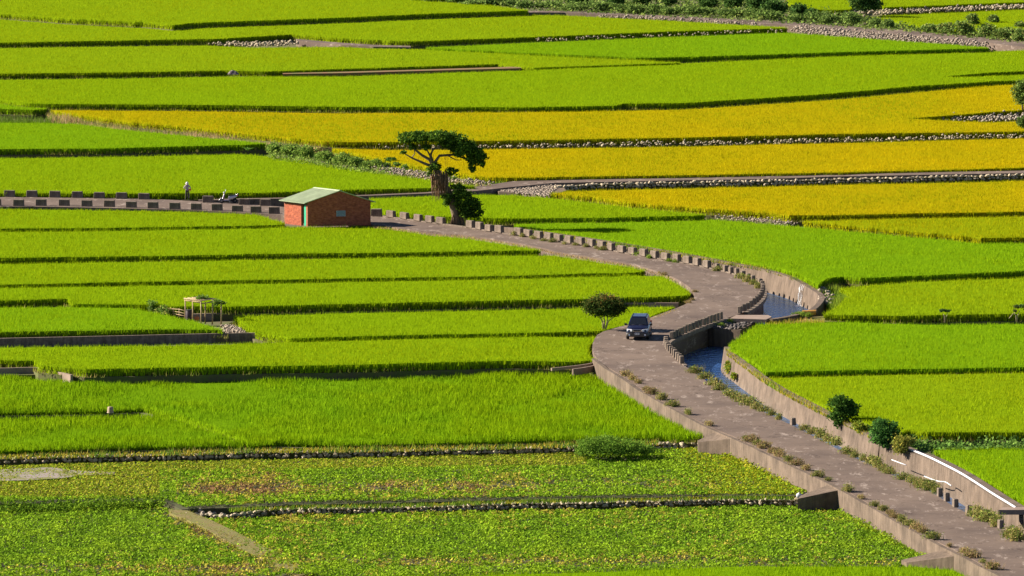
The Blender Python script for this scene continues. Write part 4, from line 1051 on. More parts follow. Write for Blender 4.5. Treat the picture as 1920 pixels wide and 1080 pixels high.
wbox(wf, w0, w1, wz0, wz0 + .04, .003, .05); wbox(wf, w0, w1, wz1 - .04, wz1, .003, .05); wbox(wf, w0, w0 + .04, wz0 + .041, wz1 - .041, .003, .05); wbox(wf, w1 - .04, w1, wz0 + .041, wz1 - .041, .003, .05)
win = wf.build('window', M['louvre'], hut)
pb = MB(); wbox(pb, w0 + .041, w1 - .041, wz0 + .041, wz1 - .041, .004, .012); pb.build('pane', M['dark'], win)  # dark plate in place of the shaded recess behind the slats
for k in range(6):
    sb = MB(); z = wz0 + .06 + k * .07
    V = [A + gx * l + out * t + np.array((0, 0, zz)) - HL for zz, dt in ((z, .034), (z + .045, .018)) for l, t in ((w0 + .045, dt), (w1 - .045, dt), (w1 - .045, dt + .008), (w0 + .045, dt + .008))]
    sb.hexa(V); sb.build('slat', M['louvre'], win)
# corrugated roof: two slopes
def roof_slope(sgn):
    ov, og = .42, .16
    eave0 = (A if sgn < 0 else B); ridge0 = A + gx * Lg / 2
    slope = (ridge0 - eave0) + np.array((0, 0, APEX - EAVE)); sl = np.linalg.norm(slope); su = slope / sl
    o = eave0 + np.array((0, 0, EAVE + .05)) - su * ov; n = 72; V = []; Fs = []
    for i in range(n + 1):
        s = -og + (Ls + 2 * og) * i / n; w = .022 * math.cos(i * math.pi)
        for k, t in ((0, 0), (1, 1)):
            p = o + ds * s + su * ((sl + ov + .02) * t) + np.array((0, 0, w))
            V += [p - HL, p - HL - np.array((0, 0, .03))]
    for i in range(n):
        a = 4 * i; b = a + 4
        Fs += [(a, b, b + 2, a + 2), (a + 1, a + 3, b + 3, b + 1), (a, a + 1, b + 1, b), (a + 2, b + 2, b + 3, a + 3)]
    Fs += [(0, 2, 3, 1), (4 * n, 4 * n + 1, 4 * n + 3, 4 * n + 2)]
    return link('roof_sheet', poly_mesh('roof_sheet', V, Fs), hut, M['roofg'])
roof_slope(-1); roof_slope(1)
rc = MB(); r0 = A + gx * Lg / 2 + np.array((0, 0, APEX + .08)) - ds * .17 - HL; r1 = r0 + ds * (Ls + .34)
for s in (-1, 1):
    e = gx * s * .16 + np.array((0, 0, -.05)); rc.hexa([r0 + e, r1 + e, r1, r0] + [p + np.array((0, 0, .025)) for p in (r0 + e, r1 + e, r1, r0)])
rc.build('ridge_cap', M['roofg'], hut)
fb = MB(); f0 = A - gx * .003 + np.array((0, 0, EAVE - .28)) - HL
fb.hexa([f0 - gx * .05, f0 - gx * .05 + ds * Ls, f0 + ds * Ls, f0] + [p + np.array((0, 0, .24)) for p in (f0 - gx * .05, f0 - gx * .05 + ds * Ls, f0 + ds * Ls, f0)])
fb.build('eave_beam', plain('dark_timber', (0.10, 0.055, 0.04), .8), hut)

# ================================================================== TREES AND SHRUBS
def tree(name, label, cat, base_px, off, stems, clumps, nleaf, lsize, cols, seed, bark='bark', group=None, tops=None, asp=.6, tight=.34, sub=14):
    """stems: list of (pixel points, radius at foot, radius at tip, depth shift); clumps: (px, py, half width px, half height px, depth shift m, half depth m)"""
    b = U(*base_px, off); Y0 = b[1]; sc = F / Y0
    root = empty(name, tuple(b)); tag(root, label, cat, group); L = b
    g = np.random.default_rng(seed)
    tb = MB()
    for pts, r0, r1, dy in stems:
        n = len(pts); P = [PY(x, y, Y0 + dy * i / max(1, n - 1)) - L for i, (x, y) in enumerate(pts)]
        P[0] = P[0] - np.array((0, 0, .08)) if pts[0][1] >= base_px[1] - 4 else P[0]
        tb.tube(P, [r0 + (r1 - r0) * i / max(1, n - 1) for i in range(n)], 8)
    tb.build('trunk', M[bark], root)
    cl = []
    for (x, y, rx, rz, dy, ry) in clumps:
        c = PY(x, y, Y0 + dy) - L; cl.append((c[0], c[1], c[2], rx / sc, ry, rz / sc))
    Pt = crown_points(cl, nleaf, g, sub, tight)
    col = pick(cols, nleaf * 2, g, .2)[:len(Pt)]
    if tops is not None:
        hi = (Pt[:, 2] - Pt[:, 2].min()) / (np.ptp(Pt[:, 2]) + 1e-6) + g.normal(0, .15, len(Pt)) > .8
        col[hi] = pick(tops, int(hi.sum()), g, .2)
    V, C = leaf_quads(Pt, g.uniform(.6, 1.35, len(Pt)) * lsize, col, .25, seed, asp)
    quad_obj('crown', V, C, M['leaf'], root)
    return root
BAN = [(0.09, 0.165, 0.02), (0.05, 0.105, 0.015), (0.14, 0.23, 0.025), (0.035, 0.075, 0.014)]
ban = tree('banyan_tree', 'wind-swept banyan with hanging roots and a flat leaning crown beside the hut', 'tree', (860, 421), 0,
     [([(858, 420), (854, 400), (846, 372), (833, 346), (822, 325), (813, 311)], .42, .26, -.3), ([(868, 420), (862, 402), (850, 380)], .25, .14, 0), ([(848, 420), (851, 405), (850, 385)], .18, .12, -.2),
      ([(813, 311), (805, 299), (791, 291), (779, 281), (770, 268), (762, 262)], .17, .05, .8), ([(813, 311), (807, 291), (812, 280), (830, 272), (850, 265)], .17, .06, -.5), ([(813, 308), (824, 292), (850, 290), (872, 297), (888, 305)], .15, .05, .6),
      ([(818, 313), (802, 309), (788, 303), (772, 296), (757, 287)], .16, .05, -.8), ([(809, 297), (800, 280), (800, 262)], .09, .04, .4), ([(772, 296), (778, 288), (776, 276)], .06, .03, -.4), ([(838, 291), (855, 300), (866, 300)], .06, .03, .3)],
     [(764, 258, 20, 11, .4, 1.5), (790, 256, 26, 12, .3, 1.9), (818, 256, 28, 12, -.2, 2.1), (845, 263, 30, 15, .2, 2.1), (868, 275, 26, 18, 0, 1.9), (888, 290, 20, 16, .2, 1.5), (902, 298, 14, 13, .2, 1.1), (886, 312, 8, 11, .1, .8), (772, 276, 9, 6, .2, .8), (800, 275, 9, 6, 0, .7),
      (846, 321, 13, 8, -.3, .7), (816, 312, 12, 7, -.6, .8), (806, 320, 7, 8, -.6, .5), (858, 356, 16, 12, -.4, 1.1), (866, 374, 26, 17, .2, 1.5), (882, 390, 23, 19, .4, 1.5), (893, 398, 13, 12, .3, 1.0), (838, 372, 12, 13, -.5, .8), (868, 395, 16, 14, .1, 1.2), (757, 285, 7, 4, -.8, .4)],
     16500, .13, BAN, 301, sub=24, tight=.23)
rt = MB(); g = np.random.default_rng(8); Y0 = U(860, 421)[1]; L = np.array(ban.location)
for k in range(120):
    x = g.normal(824, 7.5); y0 = g.uniform(318, 334) + abs(x - 822) * .2; y1 = min(y0 + g.uniform(18, 48), 384)
    dy = g.uniform(-.9, .3)
    rt.tube([PY(x, y0, Y0 + dy) - L, PY(x + g.normal(0, 1), (y0 + y1) / 2, Y0 + dy) - L, PY(x + g.normal(0, 2), y1, Y0 + dy + .1) - L], [g.uniform(.03, .07), .035, .012], 5)
for k in range(12):
    x = g.uniform(812, 848); y0 = g.uniform(284, 292); rt.tube([PY(x, y0, Y0 + .2) - L, PY(x + .5, y0 + g.uniform(10, 22), Y0 + .2) - L], [.012, .008], 4)
for k in range(9):
    x = g.uniform(840, 884); rt.tube([PY(858 + (x - 858) * .5, 398, Y0 - .3) - L, PY(x, 421, Y0 - .5) - L], [.05, .035], 5)
rt.build('aerial_roots', M['root'], ban)
tree('round_tree', 'little round-headed tree with several pale stems at the road junction', 'tree', (1133, 618), 0,
     [([(1131, 618), (1130, 603), (1124, 593), (1116, 583)], .07, .03, -.2), ([(1133, 618), (1133, 602), (1131, 588)], .07, .03, .1), ([(1135, 618), (1138, 605), (1140, 590)], .06, .03, .2), ([(1135, 617), (1141, 602), (1150, 595), (1156, 588)], .05, .025, 0)],
     [(1111, 573, 20, 14, 0, .9), (1130, 564, 24, 13, .2, 1.1), (1152, 571, 22, 14, .1, 1.0), (1163, 576, 13, 11, .1, .7), (1122, 582, 18, 12, -.3, .9), (1146, 582, 20, 13, 0, 1.0), (1134, 574, 26, 14, 0, 1.2)],
     11000, .08, [(0.055, 0.10, 0.02), (0.085, 0.13, 0.025), (0.03, 0.06, 0.014), (0.12, 0.13, 0.03)], 302, 'palebark', tops=[(0.20, 0.12, 0.03), (0.15, 0.15, 0.04)], sub=18)
tree('sapling', 'thin pale sapling with a tiny flat crown at the edge of the rice', 'tree', (1772, 603), 0, [([(1771, 603), (1771, 594), (1769, 588)], .04, .02, 0), ([(1772, 603), (1774, 594), (1778, 586)], .035, .02, 0)],
     [(1767, 582, 6, 3.2, 0, .25), (1777, 583, 6, 3, 0, .25)], 420, .06, [(0.05, 0.10, 0.03), (0.07, 0.14, 0.03)], 303, 'palebark')
tree('sapling', 'forked pale sapling with a ragged dark crown and a leaning prop', 'tree', (1908, 603), 0, [([(1906, 603), (1905, 592), (1902, 586)], .05, .025, 0), ([(1907, 603), (1908, 592), (1912, 583)], .05, .025, 0), ([(1892, 597), (1901, 587)], .03, .03, 0)],
     [(1906, 575, 6, 4.5, 0, .3), (1916, 574, 7, 4, 0, .35), (1903, 582, 4, 3, 0, .3), (1926, 577, 8, 5, 0, .4)], 900, .06, [(0.05, 0.10, 0.03), (0.07, 0.13, 0.03), (0.10, 0.08, 0.03)], 304, 'palebark')
DKG = [(0.06, 0.135, 0.022), (0.10, 0.19, 0.03), (0.035, 0.085, 0.015)]
def drop_px(px, py, m):  # the spot m metres below a pixel on the floor
    return px, py
tree('round_shrub', 'dark green round-headed shrub growing from the canal foot', 'shrub', (1585, 812), -.9, [([(1584, 812), (1583, 800), (1580, 785), (1577, 770)], .09, .04, 0), ([(1583, 802), (1590, 785), (1592, 770)], .06, .03, .1)],
     [(1574, 757, 22, 17, 0, 1.0), (1592, 766, 21, 17, .1, 1.0), (1578, 778, 24, 15, -.1, 1.0), (1572, 794, 10, 10, -.2, .6), (1588, 792, 9, 8, -.1, .5)], 4600, .095, DKG, 305, sub=12, tight=.27)
tree('round_shrub', 'leafy green shrub at the canal edge beside the start of the white pipe', 'shrub', (1664, 846), -.5, [([(1664, 846), (1662, 830), (1657, 812)], .08, .04, 0), ([(1662, 832), (1670, 818), (1674, 806)], .05, .03, 0)],
     [(1650, 802, 20, 17, 0, 1.0), (1670, 806, 18, 15, .1, .9), (1655, 818, 24, 18, -.1, 1.1), (1664, 831, 16, 10, -.1, .8)], 5000, .09, [(0.07, 0.18, 0.035), (0.11, 0.24, 0.045), (0.05, 0.12, 0.03)], 306, sub=12, tight=.27)
tree('olive_bush', 'olive yellow bush where the white pipe begins', 'shrub', (1695, 852), -.2, [([(1695, 852), (1693, 842), (1690, 835)], .05, .03, 0)], [(1690, 832, 16, 15, 0, .8), (1704, 827, 13, 8, .2, .7), (1686, 842, 12, 9, -.1, .6)], 2600, .08, [(0.24, 0.24, 0.04), (0.17, 0.20, 0.04), (0.30, 0.27, 0.05)], 307)
tree('vine_bush', 'yellow-green vine draping the canal wall between the two shrubs', 'shrub', (1618, 815), -.3, [([(1618, 815), (1617, 806), (1612, 800)], .03, .02, 0)], [(1610, 797, 12, 8, 0, .6), (1626, 805, 9, 9, 0, .5), (1616, 808, 8, 7, 0, .4)], 1300, .08, [(0.30, 0.32, 0.04), (0.22, 0.30, 0.04)], 308)
tree('big_bush', 'large fine-leaved bush overgrowing the upper dry stone wall', 'shrub', (1145, 858), -1.1, [([(1145, 857), (1143, 848), (1140, 838)], .06, .03, 0), ([(1160, 857), (1168, 848), (1175, 840)], .05, .02, 0)],
     [(1108, 836, 26, 14, 0, 1.3), (1140, 832, 32, 14, .3, 1.6), (1180, 836, 30, 13, .2, 1.5), (1210, 844, 18, 9, .1, 1.0), (1140, 845, 44, 9, -.5, 1.2), (1095, 848, 18, 8, 0, .8)], 12000, .10, [(0.14, 0.25, 0.03), (0.19, 0.31, 0.04), (0.10, 0.20, 0.025)], 309, asp=.3)
tree('edge_tree', 'bushy olive tree at the right-hand field corner', 'tree', (1918, 207), 0, [([(1918, 207), (1917, 195), (1915, 180)], .12, .05, 0)], [(1912, 172, 14, 17, 0, 1.2), (1930, 165, 18, 20, .2, 1.5), (1925, 185, 20, 12, 0, 1.4)], 3800, .13, [(0.13, 0.20, 0.04), (0.19, 0.26, 0.05), (0.08, 0.13, 0.03)], 310)
tree('edge_tree', 'small dark bush at the field edge below the olive tree', 'shrub', (1918, 246), 0, [([(1918, 246), (1918, 238), (1918, 232)], .06, .03, 0)], [(1916, 228, 10, 9, 0, .8), (1928, 236, 12, 9, 0, .8)], 1500, .12, [(0.12, 0.19, 0.04), (0.08, 0.13, 0.03)], 311)
# far thicket
gt = np.random.default_rng(21)
LT = [(0.15, 0.235, 0.05), (0.20, 0.28, 0.07), (0.11, 0.18, 0.04)]
DT = [(0.06, 0.125, 0.03), (0.09, 0.17, 0.035), (0.04, 0.085, 0.02)]
def bush(px, py, rx, rz, cols, label, group, seed, name='thicket_shrub', n=900, ls=.16, off=0.0):
    st = [([(px, py), (px + gt.normal(0, 2), py - rz * .6), (px + gt.normal(0, 3), py - rz * 1.1)], .07, .03, 0)]
    cl = [(px + gt.normal(0, rx * .3), py - rz * gt.uniform(.7, 1.2), rx * gt.uniform(.5, .8), rz * gt.uniform(.55, .85), gt.normal(0, .4), rx / 16 * gt.uniform(.5, .9)) for _ in range(4)] + [(px, py - rz * .6, rx * .8, rz * .6, -.2, rx / 18)]
    return tree(name, label, 'shrub', (px, py), off, st, cl, n, ls, cols, seed, group=group)
k = 0
for x in list(range(755, 1600, 26)):
    y = np.interp(x, [755, 940, 1060, 1280, 1467, 1600], [3, 13, 19, 29, 38, 47]) - gt.uniform(0, 4); k += 1
    bush(x + gt.normal(0, 5), y, gt.uniform(16, 24), gt.uniform(6, 11), LT, 'pale green shrub in the hedge lining the far road', 'pale shrubs lining the far road', 400 + k, n=800)
for x, y, rx, rz in [(1085, 8, 20, 12), (1155, 10, 22, 14), (1205, 8, 22, 14), (1255, 10, 18, 12), (1330, 16, 22, 16), (1375, 19, 22, 18), (1418, 22, 24, 20), (1460, 26, 24, 16), (1500, 30, 18, 12), (1522, 33, 14, 9)]:
    k += 1; bush(x, y, rx, rz, DT, 'dark green tree in the thicket behind the pale hedge', 'dark trees behind the pale hedge', 400 + k, 'thicket_tree', 1500, .17)
for x, y, rx, rz in [(1600, 46, 20, 12), (1640, 50, 16, 9), (1665, 52, 14, 8), (1590, 36, 12, 8)]:
    k += 1; bush(x, y, rx, rz, LT, 'pale green bush below the dark field-corner tree', 'pale bushes below the field-corner tree', 400 + k, n=900)
for x, y, rx, rz in [(1745, 58, 18, 8), (1775, 62, 20, 11), (1810, 66, 22, 15), (1845, 69, 22, 13), (1880, 73, 22, 14), (1912, 76, 20, 13), (1950, 80, 22, 14), (1825, 46, 14, 11), (1862, 42, 12, 7), (1915, 52, 10, 7)]:
    k += 1; bush(x, y, rx, rz, LT + [(0.26, 0.28, 0.07)], 'tangled yellow-green bush between the far road and the rice beyond', 'tangled bushes beyond the far road', 400 + k, n=1000)
tree('field_tree', 'dark bushy tree at the corner of the rice beyond the far road', 'tree', (1625, 30), 0, [([(1625, 30), (1624, 20), (1622, 8)], .16, .08, 0)], [(1608, 2, 18, 12, 0, 1.2), (1632, -2, 20, 13, .2, 1.4), (1645, 10, 14, 8, 0, 1.0), (1622, 12, 22, 9, 0, 1.3)], 4200, .14, DT + [(0.12, 0.19, 0.04)], 312)
# bushes on the bank left of the banyan
BG = [(0.17, 0.27, 0.045), (0.12, 0.21, 0.035), (0.23, 0.31, 0.06)]
for x, y, rx, rz in [(515, 287, 20, 11), (545, 291, 22, 12), (572, 296, 20, 12), (610, 303, 20, 11), (640, 308, 22, 12), (668, 312, 20, 10), (692, 315, 17, 8), (715, 316, 14, 6)]:
    k += 1; bush(x, y, rx, rz, BG, 'bright leafy bush on the bank above the field behind the hut', 'bushes on the bank behind the hut', 400 + k, 'bank_bush', 1500, .12)
bush(584, 288, 16, 8, DRY, 'brownish dry bush among the bright bank bushes', None, 470, 'bank_bush', 900, .12)
bush(735, 302, 9, 4, DKG, 'small dark bush on the stone bank left of the banyan', None, 471, 'bank_bush', 500, .1)
for x, y in [(745, 311), (760, 316), (850, 338)]:
    k += 1; bush(x, y, 8, 4, BG, 'small green tuft among the pale stones of the bank', 'tufts among the pale bank stones', 400 + k, 'bank_bush', 350, .1)
bush(1365, 700, 9, 13, YEL + GRN, 'yellow-green weed clump climbing the canal wall at the lower stream', None, 472, 'wall_weed', 900, .08, -1.4)
bush(1376, 712, 7, 8, YEL + GRN, 'smaller weed clump at the foot of the canal wall', None, 473, 'wall_weed', 500, .08, -1.4)
def plant(name, label, px, py, n, ln, seed, off=-.5):
    b = U(px, py, off); root = empty(name, tuple(b)); tag(root, label, 'plant'); g = np.random.default_rng(seed)
    for i in range(n):
        a = g.uniform(0, 6.28); le = ln * g.uniform(.7, 1.2); d = Vector((math.cos(a), math.sin(a), 0)); s = Vector((-math.sin(a), math.cos(a), 0)); V = []
        for t in (0, .35, .7, 1):
            c = d * le * t * .8 + Vector((0, 0, le * (1.1 * t - .75 * t * t))); w = .09 * (math.sin(math.pi * (t * .85 + .1)))
            V += [c - s * w, c + s * w]
        me = poly_mesh('leaf', V, [(0, 1, 3, 2), (2, 3, 5, 4), (4, 5, 7, 6)], np.repeat(np.array([(0.16, 0.30, 0.05)]) * g.uniform(.7, 1.2), 8, 0)); link('leaf', me, root, M['leaf'])
    return root
plant('broadleaf_plant', 'broad-leaved plant at the tip of the green field below the dry bank', 465, 284, 12, .9, 5, 0)

# ================================================================== ROADSIDE WEEDS
def weed_mesh(name, cols, seed, n=420, h=.55, r=.5):
    g = np.random.default_rng(seed)
    cl = [(g.normal(0, r * .2), g.normal(0, r * .2), h * g.uniform(.3, .5), r * g.uniform(.5, .75), r * g.uniform(.5, .75), h * g.uniform(.4, .55)) for _ in range(4)]
    P = crown_points(cl, n, g, 8); P[:, 2] = np.abs(P[:, 2])
    V, C = leaf_quads(P, g.uniform(.5, 1.3, len(P)) * .055, pick(cols, len(P), g, .22), .2, seed, .5)
    bp = np.stack((g.normal(0, r * .35, 90), g.normal(0, r * .35, 90), np.zeros(90)), 1)
    V2, C2 = blades(bp, g.uniform(.4, 1.25, 90) * h, np.full(90, .014), np.abs(g.normal(0, .15, 90)), pick(cols[-2:], 90, g, .2), seed)
    q = np.arange(len(V)).reshape(-1, 4)
    tris = np.concatenate((q[:, [0, 1, 2]], q[:, [0, 2, 3]], np.arange(len(V2)).reshape(-1, 3) + len(V)))
    me = fast_mesh(name, np.concatenate((V, V2)), tris, 3, np.concatenate((C, C2))); me.materials.append(M['leaf'])
    return me
WG = [weed_mesh('weed_clump', [(0.20, 0.24, 0.05), (0.28, 0.27, 0.07), (0.15, 0.20, 0.04), (0.34, 0.27, 0.10)], 500 + i) for i in range(4)]
WD = [weed_mesh('weed_clump', [(0.34, 0.23, 0.10), (0.26, 0.20, 0.08), (0.40, 0.27, 0.15), (0.22, 0.22, 0.06)], 520 + i) for i in range(4)]
WB = [weed_mesh('weed_clump', [(0.20, 0.32, 0.04), (0.15, 0.26, 0.03), (0.26, 0.32, 0.05)], 540 + i) for i in range(3)]
gw = np.random.default_rng(77)
def weeds(px, meshes, s0, s1, label, group, off=0.0):
    for x, y in px:
        p = U(x, y, off); o = bpy.data.objects.new('weed_clump', meshes[gw.integers(0, len(meshes))]); COL.objects.link(o)
        s = gw.uniform(s0, s1); o.location = (p[0], p[1], p[2] - .02); o.rotation_euler = (0, 0, gw.uniform(0, 6.28)); o.scale = (s, s * 1.6, s)
        tag(o, label, 'weeds', group)
weeds([(1303, 699), (1320, 710), (1338, 722), (1352, 731), (1370, 742), (1381, 747), (1392, 753), (1405, 760), (1418, 766), (1432, 771), (1446, 778), (1460, 786), (1508, 806), (1525, 813), (1538, 820), (1552, 827), (1566, 834), (1590, 851), (1602, 857), (1618, 863), (1632, 869), (1645, 875), (1658, 882), (1668, 888), (1695, 899), (1708, 904), (1720, 909), (1733, 914), (1745, 919), (1755, 924)], WG, .85, 1.35, 'olive weed clump on the canal side of the lower road', 'weeds on the canal side of the lower road', .0)
weeds([(1832, 968), (1845, 974), (1856, 978), (1868, 986), (1898, 1006), (1908, 1012)], WG, 1.1, 1.6, 'tall seeding weed clump beside the pale footbridge deck', 'weeds beside the footbridge deck', .0)
weeds([(1345, 508), (1388, 522), (1401, 528), (1412, 533), (1421, 540)], WG, .8, 1.2, 'dusty weed clump among the guard blocks at the top of the bend', 'weeds at the top of the bend')
weeds([(964, 441), (979, 444), (1000, 448), (1020, 452), (1037, 454), (1058, 458), (1078, 460), (1098, 463), (1118, 466), (1131, 469)], WG, .55, .9, 'small weed tuft at the foot of the guard blocks above the bend', 'weeds at the foot of the guard blocks')
weeds([(1194, 479), (1217, 484), (1256, 490), (1267, 492)], WB, .5, .7, 'bright green tuft between guard blocks above the bend', 'bright tufts between guard blocks')
weeds([(1174, 704), (1186, 711), (1196, 718), (1212, 731), (1222, 738)], WD, .6, 1.0, 'dry brown weed tuft on the retaining wall below the car', 'dry weeds on the retaining wall below the car', .05)
weeds([(1240, 748), (1262, 761), (1290, 776), (1330, 797), (1398, 822), (1408, 827), (1420, 833), (1450, 848), (1462, 855), (1590, 920), (1615, 934), (1690, 977), (1750, 1010), (1780, 1024), (1432, 839), (1478, 864), (1494, 871), (1510, 880), (1535, 893), (1552, 901), (1640, 948), (1655, 956), (1668, 963), (1678, 970), (1705, 985), (1718, 992), (1730, 998), (1808, 1036), (1822, 1044), (1842, 1054), (1862, 1066)], WG + WD, .45, 1.05, 'weed tuft on the outer edge of the lower road', 'weeds on the outer edge of the lower road', .05)
weeds([(1345, 608), (1355, 606), (1363, 605), (1338, 611), (1350, 612), (1295, 622), (1372, 604)], WB, .45, .75, 'bright green weed on the rocky weir', 'weeds on the rocky weir', -.25)
weeds([(1494, 591), (1503, 592), (1515, 593)], WB, .5, .8, 'green weed tuft beside the orange pipe', 'weeds beside the orange pipe', -.1)
weeds([(1298, 563), (1290, 568), (1303, 548), (1236, 512), (1246, 516)], WD, .35, .6, 'dry tuft on the inside edge of the bend', 'dry tufts on the inside of the bend')

# ================================================================== CAR
M['paint'] = plain('dark_blue_car_paint', (0.012, 0.014, 0.045), .25, .3, spec=.6)
M['clad'] = plain('grey_bumper_plastic', (0.07, 0.062, 0.055), .55)
M['glass'] = plain('tinted_glass', (0.012, 0.014, 0.018), .05, spec=.8)
M['lamp'] = plain('lamp_lens', (0.72, 0.72, 0.74), .15, spec=.7)
M['chrome'] = plain('chrome', (0.62, 0.62, 0.65), .2, .9)
M['plate'] = plain('number_plate', (0.75, 0.75, 0.75), .5)
M['rim'] = plain('alloy_rim', (0.45, 0.45, 0.46), .35, .7)
M['amber'] = plain('amber_lens', (0.6, 0.3, 0.08), .3)
cb = U(1197, 640.5, .004)
cp = (cb + U(1200, 633, .004)) / 2
car = empty('car', (cp[0] + .02, cp[1] + 1.6, Zp(cp[1] + 1.6) + .004), R(-5)); car.rotation_euler.x = math.atan(SIG)
tag(car, 'dark blue five-door off-road car driving along the road towards the hill', 'car')
def loft(stations, mat, name, parent, smoothf=True, subs=1):
    m = MB(); n = len(stations[0]); V = [p for s in stations for p in s]; Fs = []
    for i in range(len(stations) - 1):
        for k in range(n):
            a = i * n + k; b = i * n + (k + 1) % n; Fs.append((a, b, b + n, a + n))
    Fs.append(tuple(range(n))[::-1]); Fs.append(tuple((len(stations) - 1) * n + k for k in range(n)))
    m.add(V, Fs, 0, smoothf); o = m.build(name, mat, parent)
    if subs:
        s = o.modifiers.new('subsurf', 'SUBSURF'); s.levels = subs; s.render_levels = subs
    return o
def ringc(y, w, zb, zt, cr):
    h = [(-w * .9, zb), (-w, zb + .14), (-w, zt - .26), (-w * .95, zt - .06), (-w * .72, zt + cr * .6), (0, zt + cr)]
    return [(x, y, z) for x, z in h] + [(-x, y, z) for x, z in h[-2::-1]]
st = [ringc(-2.2, .66, .42, .74, .02), ringc(-2.17, .78, .34, .86, .03), ringc(-1.98, .87, .3, .97, .05), ringc(-1.9, .88, .3, .98, .06), ringc(-1.15, .9, .3, 1.08, .06), ringc(-.4, .9, .28, 1.09, .03), ringc(1.4, .9, .28, 1.09, .03), ringc(1.95, .88, .32, 1.08, .03), ringc(2.12, .84, .36, 1.04, .02), ringc(2.18, .74, .45, .95, .02)]
body = loft(st, M['paint'], 'body', car)
def rq(y, hw, z): return [(-hw, y, z), (hw, y, z)]
gh = MB()
cabv = [(-.82, -1.18, 1.04), (.82, -1.18, 1.04), (.80, 2.12, 1.04), (-.80, 2.12, 1.04), (-.62, -.42, 1.64), (.62, -.42, 1.64), (.60, 1.86, 1.66), (-.60, 1.86, 1.66)]
gh.hexa(cabv); cabin = gh.build('cabin', M['paint'], car, .07)
rf = MB(); rf.box((0, .72, 1.675), (1.14, 2.2, .05)); rf.build('roof', M['paint'], car, .02)
for s in (-1, 1):
    rr = MB(); rr.tube([(s * .56, -.25, 1.69), (s * .56, -.15, 1.74), (s * .55, 1.55, 1.75), (s * .55, 1.68, 1.70)], .02, 6); rr.build('roof_rail', M['black'], car)
def pane(name, pts, off, parent=car, mat='glass', th=.012):
    v = [Vector(p) for p in pts]; n = (v[1] - v[0]).cross(v[3] - v[0]).normalized()
    m = MB(); m.hexa([p + n * (off - th) for p in v] + [p + n * off for p in v]); return m.build(name, M[mat], parent)
def lerp(a, b, t): return tuple(a[i] + (b[i] - a[i]) * t for i in range(3))
def bil(q, u, v): return lerp(lerp(q[0], q[1], u), lerp(q[3], q[2], u), v)
fq = [cabv[0], cabv[1], cabv[5], cabv[4]]
pane('windscreen', [bil(fq, .07, .10), bil(fq, .93, .10), bil(fq, .92, .90), bil(fq, .08, .90)], .012)
rq2 = [cabv[2], cabv[3], cabv[7], cabv[6]]
pane('rear_window', [bil(rq2, .1, .15), bil(rq2, .9, .15), bil(rq2, .9, .88), bil(rq2, .1, .88)], .012)
for q in ([cabv[3], cabv[0], cabv[4], cabv[7]], [cabv[1], cabv[2], cabv[6], cabv[5]]):
    left = q[0] == cabv[3]
    for u0, u1 in ((.04, .27), (.31, .58), (.62, .86)) if left else ((.14, .38), (.42, .69), (.73, .96)):
        pane('side_window', [bil(q, u0, .12), bil(q, u1, .12), bil(q, u1, .88), bil(q, u0, .88)], .012)
bmp = loft([[(x * k, y, z) for x, z in ((-.86, .26), (-.9, .36), (-.9, .56), (-.84, .62), (.84, .62), (.9, .56), (.9, .36), (.86, .26))] for y, k in ((-2.24, .86), (-2.2, .95), (-1.9, 1.005), (-1.72, 1.005))], M['clad'], 'front_bumper', car)
rb = loft([[(x * k, y, z) for x, z in ((-.86, .28), (-.9, .38), (-.9, .60), (-.84, .66), (.84, .66), (.9, .60), (.9, .38), (.86, .28))] for y, k in ((1.75, 1.005), (2.1, .99), (2.24, .86))], M['clad'], 'rear_bumper', car)
gr = MB(); gr.box((0, -2.235, .775), (.70, .05, .19), 0); grille = gr.build('grille', M['chrome'], car, .02)
gi = MB(); gi.box((0, -2.262, .775), (.60, .012, .12)); gi.build('grille_mesh', M['black'], grille)
for s in (-1, 1):
    h = MB(); h.hexa([(s * .40, -2.235, .70), (s * .80, -2.13, .72), (s * .80, -2.06, .72), (s * .40, -2.15, .70), (s * .40, -2.215, .87), (s * .83, -2.06, .90), (s * .83, -1.98, .90), (s * .40, -2.12, .87)]); h.build('headlight', M['lamp'], car, .02)
    fl = MB(); fl.lathe([(.0, 0), (.075, 0), (.08, .03)], (0, 0, 0), 'Z', 14); f = fl.build('fog_light', M['lamp'], car); f.location = (s * .62, -2.235, .44); f.rotation_euler = (R(90), 0, 0)
    mr = MB(); mr.box((s * 1.0, -.88, 1.13), (.2, .13, .15)); mr.tube([(s * .82, -.86, 1.10), (s * .95, -.86, 1.12)], .025, 6); mr.build('mirror', M['black'], car, .025)
    tl = MB(); tl.box((s * .78, 2.16, .95), (.14, .06, .35)); tl.build('tail_light', plain('red_lens', (0.4, 0.02, 0.02), .3), car, .02)
    dh = MB()
    for y in (-.1, .95): dh.box((s * .905, y, .93), (.02, .16, .035))
    dh.build('door_handles', M['black'], car)
    sl = MB(); sl.box((s * .9, .05, .34), (.05, 2.5, .14)); sl.build('sill', M['clad'], car, .02)
    for y in (-1.35, 1.32):
        w = MB(); w.lathe([(.19, -.10), (.30, -.11), (.345, -.07), (.355, 0), (.345, .07), (.30, .11), (.19, .10)], (0, 0, 0), 'X', 24)
        wh = w.build('wheel', M['black'], car); wh.location = (s * .80, y, .355)
        r_ = MB(); r_.lathe([(.0, .085), (.05, .10), (.06, .07), (.19, .06), (.215, .10), (.215, -.05)], (0, 0, 0), 'X', 20)
        for k in range(5):
            a = k * 2 * math.pi / 5; r_.box((.075, .11 * math.cos(a), .11 * math.sin(a)), (.03, .05, .17), 0, Matrix.Rotation(-a + math.pi / 2, 3, 'X'))
        rim = r_.build('rim', M['rim'], wh); rim.scale = (s, 1, 1)
pl = MB(); pl.box((0, -2.268, .53), (.36, .015, .16)); plt = pl.build('number_plate', M['plate'], car)
